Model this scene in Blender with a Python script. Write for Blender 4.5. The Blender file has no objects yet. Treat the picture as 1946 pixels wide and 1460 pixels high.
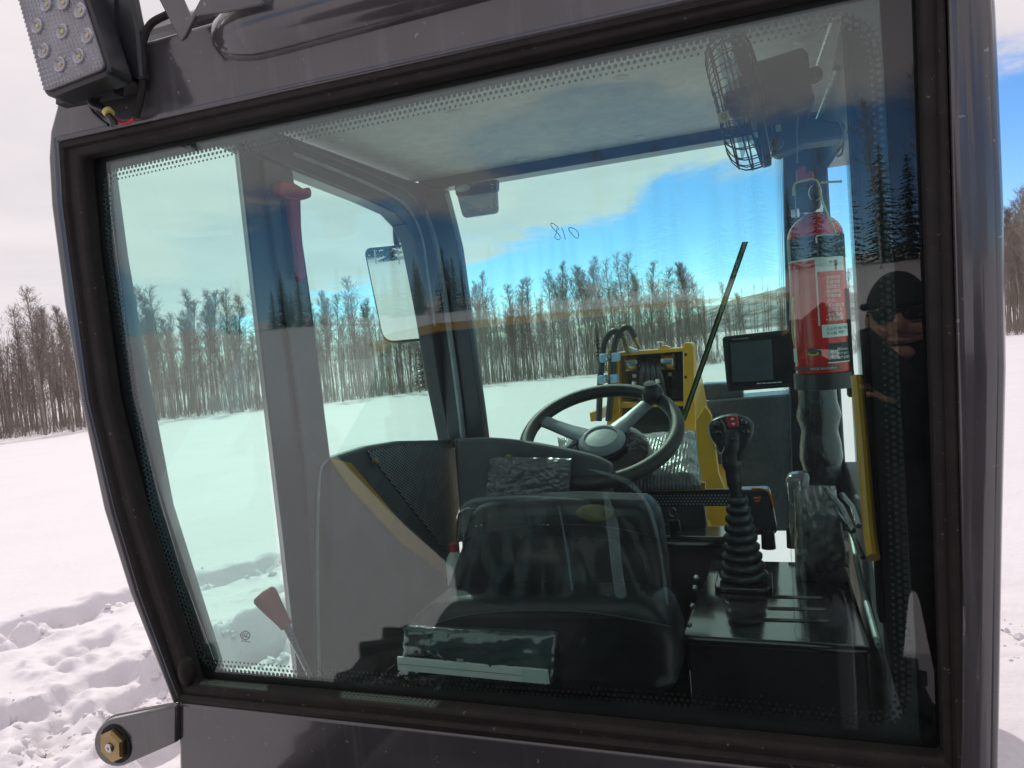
import bpy, math, random
import numpy as np
from mathutils import Vector as V, Matrix, noise as mnoise
from mathutils.geometry import interpolate_bezier
random.seed(7); rng = np.random.default_rng(7)
S = bpy.context.scene; COL = S.collection; R = math.radians

# ------------------------------------------------------------------ camera
FPX, CX, CY = 1400.0, 973.0, 730.0          # focal length and centre in photograph pixels (1946 wide)
CAM = V((.465, -1.0, 1.6))
yc = V((517, -120, FPX)).normalized(); xc = V((3743, -240, -FPX)); xc = (xc - yc*xc.dot(yc)).normalized(); zc = xc.cross(yc)
RW = Matrix((xc, yc, zc))                   # camera (right, down, forward) -> cab axes
cam_d = bpy.data.cameras.new('camera'); cam = bpy.data.objects.new('camera', cam_d); COL.objects.link(cam)
cam_d.sensor_width = 36; cam_d.lens = FPX/1946*36; cam_d.clip_start = .02; cam_d.clip_end = 6000
m3 = Matrix((RW @ V((1,0,0)), RW @ V((0,-1,0)), RW @ V((0,0,-1)))).transposed()
cam.matrix_world = Matrix.Translation(CAM) @ m3.to_4x4()
S.camera = cam
# ------------------------------------------------------------------ sun, sky, exposure
SUN = V((-.40, .60, .69)).normalized()
sd = bpy.data.lights.new('sun', 'SUN'); sd.energy = 2.3; sd.angle = R(.5); sd.color = (1, .95, .88)
so = bpy.data.objects.new('sun', sd); COL.objects.link(so); so.rotation_euler = SUN.to_track_quat('Z', 'Y').to_euler()
so.location = (0, 0, 30)
W = bpy.data.worlds.new('World'); S.world = W; W.use_nodes = True
nt = W.node_tree; nt.nodes.clear()
def nd(t, **k):
    n = nt.nodes.new(t)
    for a, b in k.items(): setattr(n, a, b)
    return n
def wmath(op, a, b=None, c=None):
    n = nd('ShaderNodeMath', operation=op)
    for i, x in enumerate((a, b, c)):
        if x is None: continue
        if isinstance(x, (int, float)): n.inputs[i].default_value = x
        else: nt.links.new(x, n.inputs[i])
    return n.outputs[0]
sky = nd('ShaderNodeTexSky', sky_type='NISHITA', sun_disc=False, sun_elevation=math.asin(SUN.z), sun_rotation=math.atan2(SUN.x, SUN.y),
         altitude=2400, air_density=1.0, dust_density=.02, ozone_density=4.0)
bg1 = nd('ShaderNodeBackground'); bg1.inputs[1].default_value = .15
hs = nd('ShaderNodeHueSaturation'); hs.inputs['Saturation'].default_value = 1.15; hs.inputs['Value'].default_value = 1.0
nt.links.new(sky.outputs[0], hs.inputs['Color']); nt.links.new(hs.outputs[0], bg1.inputs[0])
tc = nd('ShaderNodeTexCoord'); sp = nd('ShaderNodeSeparateXYZ'); nt.links.new(tc.outputs['Generated'], sp.inputs[0])
x_, y_, z_ = sp.outputs
zz = wmath('ADD', wmath('MAXIMUM', z_, 0.0), .10)
cb = nd('ShaderNodeCombineXYZ')
nt.links.new(wmath('DIVIDE', x_, zz), cb.inputs[0]); nt.links.new(wmath('DIVIDE', y_, zz), cb.inputs[1])
def wnoise(scale, detail, rough, dist, vec):
    n = nd('ShaderNodeTexNoise'); n.inputs['Scale'].default_value = scale; n.inputs['Detail'].default_value = detail
    n.inputs['Roughness'].default_value = rough; n.inputs['Distortion'].default_value = dist
    nt.links.new(vec, n.inputs['Vector']); return n.outputs['Fac']
n1 = wnoise(.85, 10, .60, .5, cb.outputs[0]); n2 = wnoise(1.5, 6, .55, .2, cb.outputs[0])
# a cloud sheet overhead whose straight far edge lies ahead and to the right, with a second bank low over the horizon
edge = wmath('SUBTRACT', wmath('SUBTRACT', z_, wmath('MULTIPLY', y_, .205)), wmath('MULTIPLY', x_, .185))
m1 = wmath('ADD', wmath('MULTIPLY', wmath('SUBTRACT', edge, .0), 9.0), wmath('MULTIPLY', wmath('SUBTRACT', n1, .5), 2.4))
edge_b = wmath('ADD', wmath('ADD', z_, wmath('MULTIPLY', y_, .26)), wmath('MULTIPLY', x_, -.05))   # and the sheet ends again behind
m1 = wmath('MINIMUM', m1, wmath('ADD', wmath('MULTIPLY', edge_b, 6.0), wmath('MULTIPLY', wmath('SUBTRACT', n1, .5), 2.4)))
m2 = wmath('ADD', wmath('MULTIPLY', wmath('SUBTRACT', .03, z_), 12.0), wmath('MULTIPLY', wmath('SUBTRACT', n1, .5), 5.0))
hole = wmath('MULTIPLY', wmath('SUBTRACT', n1, .30), 6.0)      # gaps of blue in the sheet
def clamp01(s):
    n = nd('ShaderNodeMapRange', interpolation_type='SMOOTHSTEP'); n.inputs[1].default_value = -.10; n.inputs[2].default_value = .28
    nt.links.new(s, n.inputs[0]); return n.outputs[0]
mask = wmath('MAXIMUM', clamp01(wmath('MINIMUM', m1, hole)), clamp01(m2))
cr = nd('ShaderNodeValToRGB'); cr.color_ramp.elements[0].position = .3; cr.color_ramp.elements[1].position = .7
cr.color_ramp.elements[0].color = (.83, .78, .82, 1); cr.color_ramp.elements[1].color = (1.0, .92, .945, 1)
nt.links.new(n2, cr.inputs[0])
bg2 = nd('ShaderNodeBackground'); bg2.inputs[1].default_value = .89; nt.links.new(cr.outputs[0], bg2.inputs[0])
mx = nd('ShaderNodeMixShader'); nt.links.new(mask, mx.inputs[0]); nt.links.new(bg1.outputs[0], mx.inputs[1]); nt.links.new(bg2.outputs[0], mx.inputs[2])
wo = nd('ShaderNodeOutputWorld'); nt.links.new(mx.outputs[0], wo.inputs[0])
S.view_settings.view_transform = 'Standard'; S.view_settings.look = 'None'; S.view_settings.gamma = 1
S.view_settings.use_curve_mapping = False; S.view_settings.exposure = 0.04
S.cycles.max_bounces = 8; S.cycles.transparent_max_bounces = 24; S.cycles.glossy_bounces = 4; S.cycles.caustics_reflective = False; S.cycles.caustics_refractive = False

# ------------------------------------------------------------------ projection of photograph pixels onto real planes of the place
def P(px, py, X=None, Y=None, Z=None):
    d = RW @ V((px-CX, py-CY, FPX))
    t = (X-CAM.x)/d.x if X is not None else (Y-CAM.y)/d.y if Y is not None else (Z-CAM.z)/d.z
    return CAM + d*t
def PL(pts, **k): return [P(a, b, **k) for a, b in pts]

# ------------------------------------------------------------------ mesh helpers
class MB:
    def __init__(s): s.v = []; s.f = []
    def add(s, vs, fs):
        o = len(s.v); s.v += [tuple(a) for a in vs]; s.f += [tuple(i+o for i in f) for f in fs]; return s
    def box(s, c, d, rot=None):
        vs = [V((x*d[0]/2, y*d[1]/2, z*d[2]/2)) for x in (-1,1) for y in (-1,1) for z in (-1,1)]
        if rot is not None: vs = [rot @ v for v in vs]
        return s.add([v+V(c) for v in vs], [(0,1,3,2),(4,6,7,5),(0,4,5,1),(2,3,7,6),(0,2,6,4),(1,5,7,3)])
    def prism(s, poly, ext):
        n = len(poly); e = V(ext)
        nrm = V((0,0,0))
        for i in range(n):
            a, b = poly[i], poly[(i+1) % n]; nrm += a.cross(b)
        if nrm.dot(e) > 0: poly = poly[::-1]
        return s.add(poly + [p+e for p in poly], [tuple(range(n)), tuple(range(2*n-1, n-1, -1))] + [((i+1) % n, i, n+i, n+(i+1) % n) for i in range(n)])
    def ring(s, out, inn, ext):
        n = len(out); e = V(ext); o2 = [p+e for p in out]; i2 = [p+e for p in inn]; fs = []
        for i in range(n):
            j = (i+1) % n
            fs += [(i, j, n+j, n+i), (2*n+j, 2*n+i, 3*n+i, 3*n+j), (j, i, 2*n+i, 2*n+j), (n+i, n+j, 3*n+j, 3*n+i)]
        return s.add(out+inn+o2+i2, fs)
    def tube(s, pts, r, n=8, cap=True, flat=None):
        pts = [V(p) for p in pts]; m = len(pts)
        rs = r if isinstance(r, (list, tuple)) else [r]*m
        t0 = (pts[1]-pts[0]).normalized(); a = t0.orthogonal().normalized(); vs = []
        for i in range(m):
            t = (pts[min(i+1, m-1)] - pts[max(i-1, 0)])
            if t.length < 1e-9: t = t0
            t.normalize(); a = (a - t*a.dot(t))
            a = a.normalized() if a.length > 1e-6 else t.orthogonal().normalized()
            b = t.cross(a)
            for k in range(n):
                q = 2*math.pi*k/n; vs.append(pts[i] + (a*math.cos(q) + b*math.sin(q))*rs[i])
        fs = [(i*n+k, i*n+(k+1) % n, (i+1)*n+(k+1) % n, (i+1)*n+k) for i in range(m-1) for k in range(n)]
        if cap: fs += [tuple(range(n-1, -1, -1)), tuple(range((m-1)*n, m*n))]
        return s.add(vs, fs)
    def lathe(s, prof, c, ax=(0,0,1), n=24, ref=None, cap=True):
        ax = V(ax).normalized(); a = V(ref).normalized() if ref is not None else ax.orthogonal().normalized(); b = ax.cross(a); c = V(c)
        vs = [c + ax*h + (a*math.cos(2*math.pi*k/n) + b*math.sin(2*math.pi*k/n))*r for r, h in prof for k in range(n)]
        m = len(prof)
        fs = [(i*n+k, i*n+(k+1) % n, (i+1)*n+(k+1) % n, (i+1)*n+k) for i in range(m-1) for k in range(n)]
        if cap: fs += [tuple(range(n-1, -1, -1)), tuple(range((m-1)*n, m*n))]
        return s.add(vs, fs)
    def blob(s, c, d, n=12, m=8, rot=None, p=1.0):
        vs = []
        for i in range(m+1):
            th = math.pi*i/m
            for k in range(n):
                ph = 2*math.pi*k/n
                q = [math.sin(th)*math.cos(ph), math.sin(th)*math.sin(ph), math.cos(th)]
                q = V([math.copysign(abs(x)**p, x)*dd/2 for x, dd in zip(q, d)])
                if rot is not None: q = rot @ q
                vs.append(V(c)+q)
        return s.add(vs, [(i*n+k, (i+1)*n+k, (i+1)*n+(k+1) % n, i*n+(k+1) % n) for i in range(m) for k in range(n)])
def cat(pts, k=6):                                # smooth curve through points
    pts = [V(p) for p in pts]; out = []
    for i in range(len(pts)-1):
        p0, p1, p2, p3 = pts[max(i-1,0)], pts[i], pts[i+1], pts[min(i+2, len(pts)-1)]
        for j in range(k):
            t = j/k; out.append(.5*((2*p1) + (p2-p0)*t + (2*p0-5*p1+4*p2-p3)*t*t + (3*p1-p0-3*p2+p3)*t**3))
    return out + [pts[-1]]
def wloc(o):
    l = V((0,0,0))
    while o is not None: l += o.location; o = o.parent
    return l
def mesh(name, mb, mat, smooth=35):
    me = bpy.data.meshes.new(name); me.from_pydata([tuple(v) for v in mb.v], [], mb.f); me.update()
    if mat: me.materials.append(mat)
    if smooth:
        me.polygons.foreach_set('use_smooth', [True]*len(me.polygons))
        me.set_sharp_from_angle(angle=R(smooth))
    return me
def obj(name, mb, mat, parent=None, bevel=0, smooth=35, label=None, seg=2, sub=0):
    o = bpy.data.objects.new(name, mesh(name, mb, mat, smooth)); COL.objects.link(o)
    if parent is not None:
        o.parent = parent; l = wloc(parent)
        if l.length > 0: o.data.transform(Matrix.Translation(-l))
    if bevel:
        b = o.modifiers.new('bevel', 'BEVEL'); b.width = bevel; b.segments = seg; b.limit_method = 'ANGLE'; b.angle_limit = R(40)
        b.harden_normals = False
    if sub:
        b = o.modifiers.new('sub', 'SUBSURF'); b.levels = sub; b.render_levels = sub
    if label: o['label'] = label
    return o
def tag(o, label=None, cat_=None, group=None, kind=None):
    if label: o['label'] = label
    if cat_: o['category'] = cat_
    if group: o['group'] = group
    if kind: o['kind'] = kind
    return o
def thing(name, label, cat_, loc=(0,0,0), group=None):
    o = bpy.data.objects.new(name, None); COL.objects.link(o); o.location = loc; o.empty_display_size = .1
    return tag(o, label, cat_, group)
def text_mb(body, size, place, align='LEFT', spacing=1.0):
    cu = bpy.data.curves.new('lettering', 'FONT'); cu.body = body; cu.size = size; cu.resolution_u = 2; cu.align_x = align; cu.space_character = spacing
    ob = bpy.data.objects.new('lettering', cu); COL.objects.link(ob)
    bpy.context.view_layer.update()
    me = bpy.data.meshes.new_from_object(ob.evaluated_get(bpy.context.evaluated_depsgraph_get()))
    mb = MB(); mb.add([place(v.co.x, v.co.y) for v in me.vertices], [tuple(p.vertices) for p in me.polygons])
    bpy.data.objects.remove(ob); bpy.data.curves.remove(cu); bpy.data.meshes.remove(me)
    return mb

# ------------------------------------------------------------------ materials
def mat(name, col, rough=.5, metal=0, spec=.5, coat=0, vary=None, bump=None, stretch=(1,1,1), wave=None, specks=None, streaks=None):
    m = bpy.data.materials.new(name); m.use_nodes = True; t = m.node_tree; b = t.nodes['Principled BSDF']
    b.inputs['Base Color'].default_value = (*col, 1); b.inputs['Roughness'].default_value = rough; b.inputs['Metallic'].default_value = metal
    b.inputs['Specular IOR Level'].default_value = spec; b.inputs['Coat Weight'].default_value = coat; b.inputs['Coat Roughness'].default_value = .06
    tc = t.nodes.new('ShaderNodeTexCoord'); mp = t.nodes.new('ShaderNodeMapping'); mp.inputs['Scale'].default_value = stretch
    t.links.new(tc.outputs['Object'], mp.inputs[0])
    def nz(sc, det=5, ro=.6):
        n = t.nodes.new('ShaderNodeTexNoise'); n.inputs['Scale'].default_value = sc; n.inputs['Detail'].default_value = det; n.inputs['Roughness'].default_value = ro
        t.links.new(mp.outputs[0], n.inputs['Vector']); return n.outputs['Fac']
    if vary:                                   # (scale, second colour, [roughness spread])
        mr = t.nodes.new('ShaderNodeMapRange'); mr.inputs[1].default_value = .38; mr.inputs[2].default_value = .64; t.links.new(nz(vary[0]), mr.inputs[0])
        mi = t.nodes.new('ShaderNodeMix'); mi.data_type = 'RGBA'; mi.inputs['A'].default_value = (*col, 1); mi.inputs['B'].default_value = (*vary[1], 1)
        t.links.new(mr.outputs[0], mi.inputs['Factor']); t.links.new(mi.outputs['Result'], b.inputs['Base Color'])
        if len(vary) > 2:
            m2_ = t.nodes.new('ShaderNodeMapRange'); m2_.inputs[3].default_value = max(.02, rough-vary[2]); m2_.inputs[4].default_value = rough+vary[2]
            t.links.new(nz(vary[0]*2.3), m2_.inputs[0]); t.links.new(m2_.outputs[0], b.inputs['Roughness'])
    if streaks:                                # thin dried run marks down the panels: (stretch, colour, threshold)
        mq_ = t.nodes.new('ShaderNodeMapping'); mq_.inputs['Scale'].default_value = streaks[0]; t.links.new(tc.outputs['Object'], mq_.inputs[0])
        nq = t.nodes.new('ShaderNodeTexNoise'); nq.inputs['Scale'].default_value = 1.0; nq.inputs['Detail'].default_value = 6; nq.inputs['Roughness'].default_value = .65; t.links.new(mq_.outputs[0], nq.inputs['Vector'])
        mr = t.nodes.new('ShaderNodeMapRange'); mr.inputs[1].default_value = streaks[2]; mr.inputs[2].default_value = streaks[2]+.22; mr.inputs[4].default_value = .75; t.links.new(nq.outputs['Fac'], mr.inputs[0])
        m4_ = t.nodes.new('ShaderNodeMix'); m4_.data_type = 'RGBA'; m4_.inputs['A'].default_value = (*col, 1); m4_.inputs['B'].default_value = (*streaks[1], 1)
        if b.inputs['Base Color'].links: t.links.new(b.inputs['Base Color'].links[0].from_socket, m4_.inputs['A'])
        t.links.new(mr.outputs[0], m4_.inputs['Factor']); t.links.new(m4_.outputs['Result'], b.inputs['Base Color'])
    if specks:                                 # sparse dust and drip marks: (scale, colour, threshold)
        mr = t.nodes.new('ShaderNodeMapRange'); mr.inputs[1].default_value = specks[2]; mr.inputs[2].default_value = specks[2]+.03; t.links.new(nz(specks[0], 3, .55), mr.inputs[0])
        m3_ = t.nodes.new('ShaderNodeMix'); m3_.data_type = 'RGBA'; m3_.inputs['A'].default_value = (*col, 1); m3_.inputs['B'].default_value = (*specks[1], 1)
        if b.inputs['Base Color'].links: t.links.new(b.inputs['Base Color'].links[0].from_socket, m3_.inputs['A'])
        t.links.new(mr.outputs[0], m3_.inputs['Factor']); t.links.new(m3_.outputs['Result'], b.inputs['Base Color'])
    prev = None
    for bp in ([bump] if bump and not isinstance(bump, list) else bump or []):
        bu = t.nodes.new('ShaderNodeBump'); bu.inputs['Strength'].default_value = bp[1]; bu.inputs['Distance'].default_value = bp[2] if len(bp) > 2 else .002
        t.links.new(nz(bp[0]), bu.inputs['Height'])
        if prev: t.links.new(prev, bu.inputs['Normal'])
        prev = bu.outputs[0]
    if wave:                                   # (scale, strength, direction)
        wv = t.nodes.new('ShaderNodeTexWave'); wv.inputs['Scale'].default_value = wave[0]; wv.bands_direction = wave[2]; wv.inputs['Distortion'].default_value = wave[3] if len(wave) > 3 else 1.0
        t.links.new(mp.outputs[0], wv.inputs['Vector'])
        bu = t.nodes.new('ShaderNodeBump'); bu.inputs['Strength'].default_value = wave[1]; bu.inputs['Distance'].default_value = .003; t.links.new(wv.outputs['Fac'], bu.inputs['Height'])
        if prev: t.links.new(prev, bu.inputs['Normal'])
        prev = bu.outputs[0]
    if prev: t.links.new(prev, b.inputs['Normal'])
    return m
def glass_mat(name, tint, refl=.045, bump=None, dust=0.0):
    """thin pane: tinted straight-through light, mirror reflection rising at grazing angles"""
    m = bpy.data.materials.new(name); m.use_nodes = True; t = m.node_tree; t.nodes.clear()
    N = t.nodes.new; L = t.links.new
    tr = N('ShaderNodeBsdfTransparent'); tr.inputs[0].default_value = (*tint, 1)
    gl = N('ShaderNodeBsdfGlossy'); gl.inputs['Roughness'].default_value = 0.0 if not bump else .08; gl.inputs['Color'].default_value = (1,1,1,1)
    ge = N('ShaderNodeNewGeometry'); dt = N('ShaderNodeVectorMath'); dt.operation = 'DOT_PRODUCT'
    L(ge.outputs['Incoming'], dt.inputs[0])
    if bump:
        tcn = N('ShaderNodeTexCoord'); nz = N('ShaderNodeTexNoise'); nz.inputs['Scale'].default_value = bump[0]; nz.inputs['Detail'].default_value = 4
        mp = N('ShaderNodeMapping'); mp.inputs['Scale'].default_value = bump[3] if len(bump) > 3 else (1,1,1)
        L(tcn.outputs['Object'], mp.inputs[0]); L(mp.outputs[0], nz.inputs['Vector'])
        bu = N('ShaderNodeBump'); bu.inputs['Strength'].default_value = bump[1]; bu.inputs['Distance'].default_value = bump[2]
        L(nz.outputs['Fac'], bu.inputs['Height']); L(bu.outputs[0], gl.inputs['Normal']); L(bu.outputs[0], dt.inputs[1])
    else: L(ge.outputs['Normal'], dt.inputs[1])
    def mt(op, a, b=None):
        n = N('ShaderNodeMath'); n.operation = op
        for i, x in enumerate((a, b)):
            if x is None: continue
            if isinstance(x, (int, float)): n.inputs[i].default_value = x
            else: L(x, n.inputs[i])
        return n.outputs[0]
    c = mt('ABSOLUTE', dt.outputs['Value']); f = mt('POWER', mt('SUBTRACT', 1.0, c), 5.0); f = mt('ADD', mt('MULTIPLY', f, 1-refl), refl)
    mx = N('ShaderNodeMixShader'); L(f, mx.inputs[0]); L(tr.outputs[0], mx.inputs[1]); L(gl.outputs[0], mx.inputs[2])
    last = mx.outputs[0]
    if dust:
        df = N('ShaderNodeBsdfDiffuse'); df.inputs[0].default_value = (.7,.7,.7,1)
        tcn = N('ShaderNodeTexCoord'); nz = N('ShaderNodeTexNoise'); nz.inputs['Scale'].default_value = 9; nz.inputs['Detail'].default_value = 8; nz.inputs['Roughness'].default_value = .7
        L(tcn.outputs['Object'], nz.inputs['Vector'])
        fac = mt('MULTIPLY', nz.outputs['Fac'], dust)
        m2 = N('ShaderNodeMixShader'); L(fac, m2.inputs[0]); L(last, m2.inputs[1]); L(df.outputs[0], m2.inputs[2]); last = m2.outputs[0]
    o = N('ShaderNodeOutputMaterial'); L(last, o.inputs[0])
    return m

PAINT = mat('dark grey gloss paint', (.060,.056,.061), .17, coat=.6, specks=(70, (.20,.19,.19), .70), streaks=((26,26,1.6), (.125,.12,.12), .56), vary=(5, (.074,.069,.074), .07), bump=[(240, .06, .0006), (7, .10, .002)])
PAINTIN = mat('cab interior grey paint', (.026,.031,.043), .32, vary=(9, (.034,.039,.052), .06), bump=(200, .05, .0006))
RUBBER = mat('black rubber seal', (.022,.018,.018), .62, spec=.18, specks=(120, (.10,.095,.09), .69), vary=(30, (.028,.024,.022)), bump=(90, .25, .001))
BLACK = mat('black plastic', (.014,.014,.016), .38, vary=(20, (.02,.02,.024), .08), bump=(300, .12, .0006))
BLACKG = mat('black gloss paint', (.012,.012,.014), .12, coat=.5, specks=(160, (.10,.10,.10), .71), vary=(12, (.017,.017,.02), .05), bump=(160, .12, .0008))
FRIT = mat('black ceramic border', (.012,.012,.013), .35, vary=(40, (.016,.016,.017)))
FABRIC = mat('grey headliner fabric', (.60,.61,.62), .9, spec=.2, vary=(30, (.68,.69,.70)), bump=(500, .4, .002))
YEL = mat('yellow machine paint', (.62,.33,.02), .35, coat=.2, vary=(8, (.52,.27,.02), .08), bump=(120, .06, .001))
STEEL = mat('zinc plated steel', (.55,.55,.55), .28, metal=1, vary=(30, (.42,.42,.43), .08))
BRASS = mat('yellow passivated zinc', (.30,.225,.11), .42, metal=1, vary=(25, (.38,.27,.13), .08), bump=(150, .15, .001))
LEATHER = mat('black vinyl', (.009,.010,.013), .38, spec=.35, vary=(14, (.014,.015,.018), .08), bump=[(60, .2, .002), (380, .2, .0008)])
LINER = mat('black felt liner', (.007,.007,.008), .95, spec=.05, vary=(40, (.011,.011,.012)), bump=(300, .3, .001))
PANELG = mat('charcoal moulded plastic', (.062,.067,.074), .48, vary=(7, (.095,.10,.108), .10), bump=(350, .3, .001))
FILMPAD = mat('ribbed pad under crinkled film', (.10,.105,.11), .22, coat=.5, vary=(14, (.17,.175,.18), .1), bump=[(12, .6, .012), (55, .5, .004)], wave=(34, .5, 'X', 1.5))
CRINKLE = mat('crumpled film over grey foam', (.13,.122,.126), .24, coat=.5, vary=(4, (.16,.15,.155), .06), bump=[(8, .3, .01), (40, .25, .003)])
CRINKLEB = mat('crumpled black film', (.012,.012,.013), .2, coat=.5, bump=[(11, 1.0, .015), (45, .6, .005)])
POUCH = mat('crinkled clear pouch over dark papers', (.020,.030,.036), .10, coat=.9, vary=(5, (.05,.075,.08), .06), bump=[(9, .35, .012), (45, .25, .003)])
WHITE = mat('white plastic strip', (.62,.66,.66), .45, vary=(20, (.55,.58,.58)))
RED = mat('red enamel', (.68,.022,.016), .22, coat=.4, vary=(10, (.48,.014,.012), .06))
REDP = mat('red plastic', (.50,.035,.05), .35, vary=(30, (.42,.03,.045), .08))
REDB = mat('faded red rubber grip', (.33,.09,.075), .6, vary=(30, (.26,.08,.07), .08), bump=(200, .3, .001))
LABELW = mat('white label', (.68,.74,.72), .45, vary=(20, (.62,.68,.66)))
INK = mat('white ink', (.75,.72,.70), .5)
INKB = mat('dark ink', (.02,.03,.035), .5)
PEN = mat('marker pen line', (.01,.03,.09), .5)
SCREEN = mat('dead grey screen', (.055,.075,.085), .18, vary=(20, (.07,.09,.10)))
GREYSP = mat('light grey spoke plastic', (.22,.25,.28), .38, vary=(20, (.32,.35,.38), .06))
BLUECL = mat('pale blue clamp plastic', (.28,.48,.70), .45, vary=(30, (.34,.53,.74)))
HOSE = mat('black hydraulic hose', (.022,.022,.023), .42, vary=(30, (.04,.04,.042), .1), bump=(200, .3, .001))
SLATE = mat('dark slate steel sheet', (.035,.042,.055), .28, vary=(5, (.055,.062,.075), .1), bump=(40, .15, .003))
LENS = mat('ribbed clear lamp lens', (.16,.157,.18), .12, coat=.7, vary=(24, (.23,.225,.25), .05))
LENSR = mat('moulded lens cup', (.34,.335,.37), .10, coat=.8, vary=(60, (.42,.41,.45), .04))
LEDC = mat('yellow led chip', (.40,.36,.20), .3, vary=(90, (.6,.5,.2)))
MIRR = mat('mirror silver', (.82,.86,.85), .01, metal=1)
YELTAG = mat('yellow tag', (.62,.55,.18), .5, vary=(40, (.55,.48,.15)))
OLIVE = mat('olive wiper arm', (.20,.21,.07), .3, vary=(30, (.13,.14,.05), .08))
ORANGE = mat('orange reflector', (.75,.17,.03), .25)
CLEAR = glass_mat('clear plastic film', (.97,.98,.98), .016, bump=(5, .35, .02, (3,3,.5)))
tint = (.885, .992, .955)
GLASS = glass_mat('green tinted safety glass', tint, .056, dust=.012)
GLASSF = glass_mat('green tinted safety glass of the front', (.88, .992, .96), .026)
def film_mat(name, amt):
    m = bpy.data.materials.new(name); m.use_nodes = True; t = m.node_tree; b = t.nodes['Principled BSDF']; b.inputs['Base Color'].default_value = (.75,.8,.84,1); b.inputs['Roughness'].default_value = .25
    tr = t.nodes.new('ShaderNodeBsdfTransparent'); mx = t.nodes.new('ShaderNodeMixShader'); tcn = t.nodes.new('ShaderNodeTexCoord'); nz = t.nodes.new('ShaderNodeTexNoise'); nz.inputs['Scale'].default_value = 30
    mr = t.nodes.new('ShaderNodeMapRange'); mr.inputs[3].default_value = amt*.3; mr.inputs[4].default_value = amt*1.7
    t.links.new(tcn.outputs['Object'], nz.inputs[0]); t.links.new(nz.outputs['Fac'], mr.inputs[0]); t.links.new(mr.outputs[0], mx.inputs[0])
    t.links.new(tr.outputs[0], mx.inputs[1]); t.links.new(b.outputs[0], mx.inputs[2]); t.links.new(mx.outputs[0], t.nodes['Material Output'].inputs[0]); return m
FOLD = film_mat('film fold with painted sheen', .16)  # pale colour stands in for sheen along folds of the clear cover
SMOKE = glass_mat('smoked acrylic', (.28,.32,.36), .05)
BLADE = glass_mat('smoky blue fan blade', (.35,.52,.62), .05)

# ------------------------------------------------------------------ terrain
def vnoise(x, y, seed):
    r = np.random.default_rng(seed); T = r.random((256, 256))
    xi = np.floor(x).astype(int); yi = np.floor(y).astype(int); fx = x-xi; fy = y-yi
    fx = fx*fx*(3-2*fx); fy = fy*fy*(3-2*fy); g = lambda a, b: T[a % 256, b % 256]
    return (g(xi,yi)*(1-fx)+g(xi+1,yi)*fx)*(1-fy) + (g(xi,yi+1)*(1-fx)+g(xi+1,yi+1)*fx)*fy - .5
def fbm(x, y, seed, o=4):
    s = 0; a = 1.0
    for i in range(o): s = s + a*vnoise(x*2**i + 31*i, y*2**i + 17*i, seed+i); a *= .5
    return s
def base_h(x, y):
    x = np.asarray(x, float); y = np.asarray(y, float)
    f = .0251*np.clip(x, -120, 60) - .0223*np.clip(y, 0, 110)
    d = np.clip(-y-5, 0, 60); f = f*np.where(y < 0, np.clip(1+y/20, .1, 1), 1) + d*d/(d+6)*.122
    return f
def ground_h(x, y):
    h = base_h(x, y) + .25*fbm(x*.05, y*.05, 3, 3)*np.clip(np.hypot(x, y)/25, 0, 1)
    near = np.clip(1.3-np.hypot(x+2, y-2)/12, 0, 1)
    h = h + near*.035*fbm(x*.7, y*.7, 11, 4)
    def seg(ax, ay, bx, by):
        t = np.clip(((x-ax)*(bx-ax)+(y-ay)*(by-ay))/((bx-ax)**2+(by-ay)**2), 0, 1); return np.hypot(x-ax-t*(bx-ax), y-ay-t*(by-ay))
    a, b, c = P(-140, 1240, Z=-.1), P(225, 1125, Z=-.1), P(560, 1040, Z=-.1)
    wob = .22*fbm(x*1.6, y*1.6, 21, 3)
    d = np.minimum(seg(a.x, a.y, b.x, b.y), seg(b.x, b.y, c.x, c.y)) + wob
    foot = fbm(x*4.2, y*4.2, 31, 4)
    w = np.clip((.30-d)/.10, 0, 1); w = w*w*(3-2*w)
    h = h - w*(.10 + .26*foot + .05*fbm(x*14, y*14, 35, 3))
    rim = np.exp(-((d-.38)/.09)**2); h = h + rim*(.035+.05*fbm(x*5, y*5, 41, 3))
    for (px, py, rx, dep) in ((455, 1225, .36, .20), (540, 1180, .30, .14), (545, 1105, .16, .10), (30, 1400, .55, .08), (190, 1330, .30, .06), (300, 1450, .3, .08), (180, 1210, .14, .06)):
        q = P(px, py, Z=-.1); dd = np.hypot(x-q.x, (y-q.y)*.75) + .26*fbm(x*2.4+px, y*2.4, 51, 4)
        w = np.clip((rx-dd)/(.06), 0, 1); w = w*w*(3-2*w)
        h = h - w*dep*(1+.8*fbm(x*5, y*5, 61, 4)) + np.exp(-((dd-rx-.09)/.09)**2)*(.025+.06*np.abs(fbm(x*9, y*9, 65, 3)))
    # churned crust beside the machine
    q = P(120, 1420, Z=-.1); dd = np.hypot(x-q.x, y-q.y); w = np.clip(1.5-dd/1.1, 0, 1)
    h = h + w*(.045*np.abs(fbm(x*1.9, y*1.9, 71, 5)) + .022*np.abs(fbm(x*9, y*9, 73, 3)) - .02)
    q = P(1935, 1200, Z=0); dd = np.hypot(x-q.x, y-q.y); w = np.clip(1.6-dd/1.4, 0, 1)
    h = h + w*(.09*np.abs(fbm(x*2.2, y*2.2, 81, 5)) - .02)
    return h
def axis(lo, hi, f0, f1, st):
    fine = np.arange(f0, f1, st); out = [hi]; s = st; p = f1; up = []
    while p < hi: up.append(p); s *= 1.11; p += s
    up.append(hi); s = st; p = f0; dn = []
    while p > lo: s *= 1.11; p -= s; dn.append(max(p, lo))
    return np.array(sorted(set(dn)) + list(fine) + up)
gx = axis(-2200, 2200, -6.6, -.8, .022); gy = axis(-1500, 2600, -.6, 7.2, .022)
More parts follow.
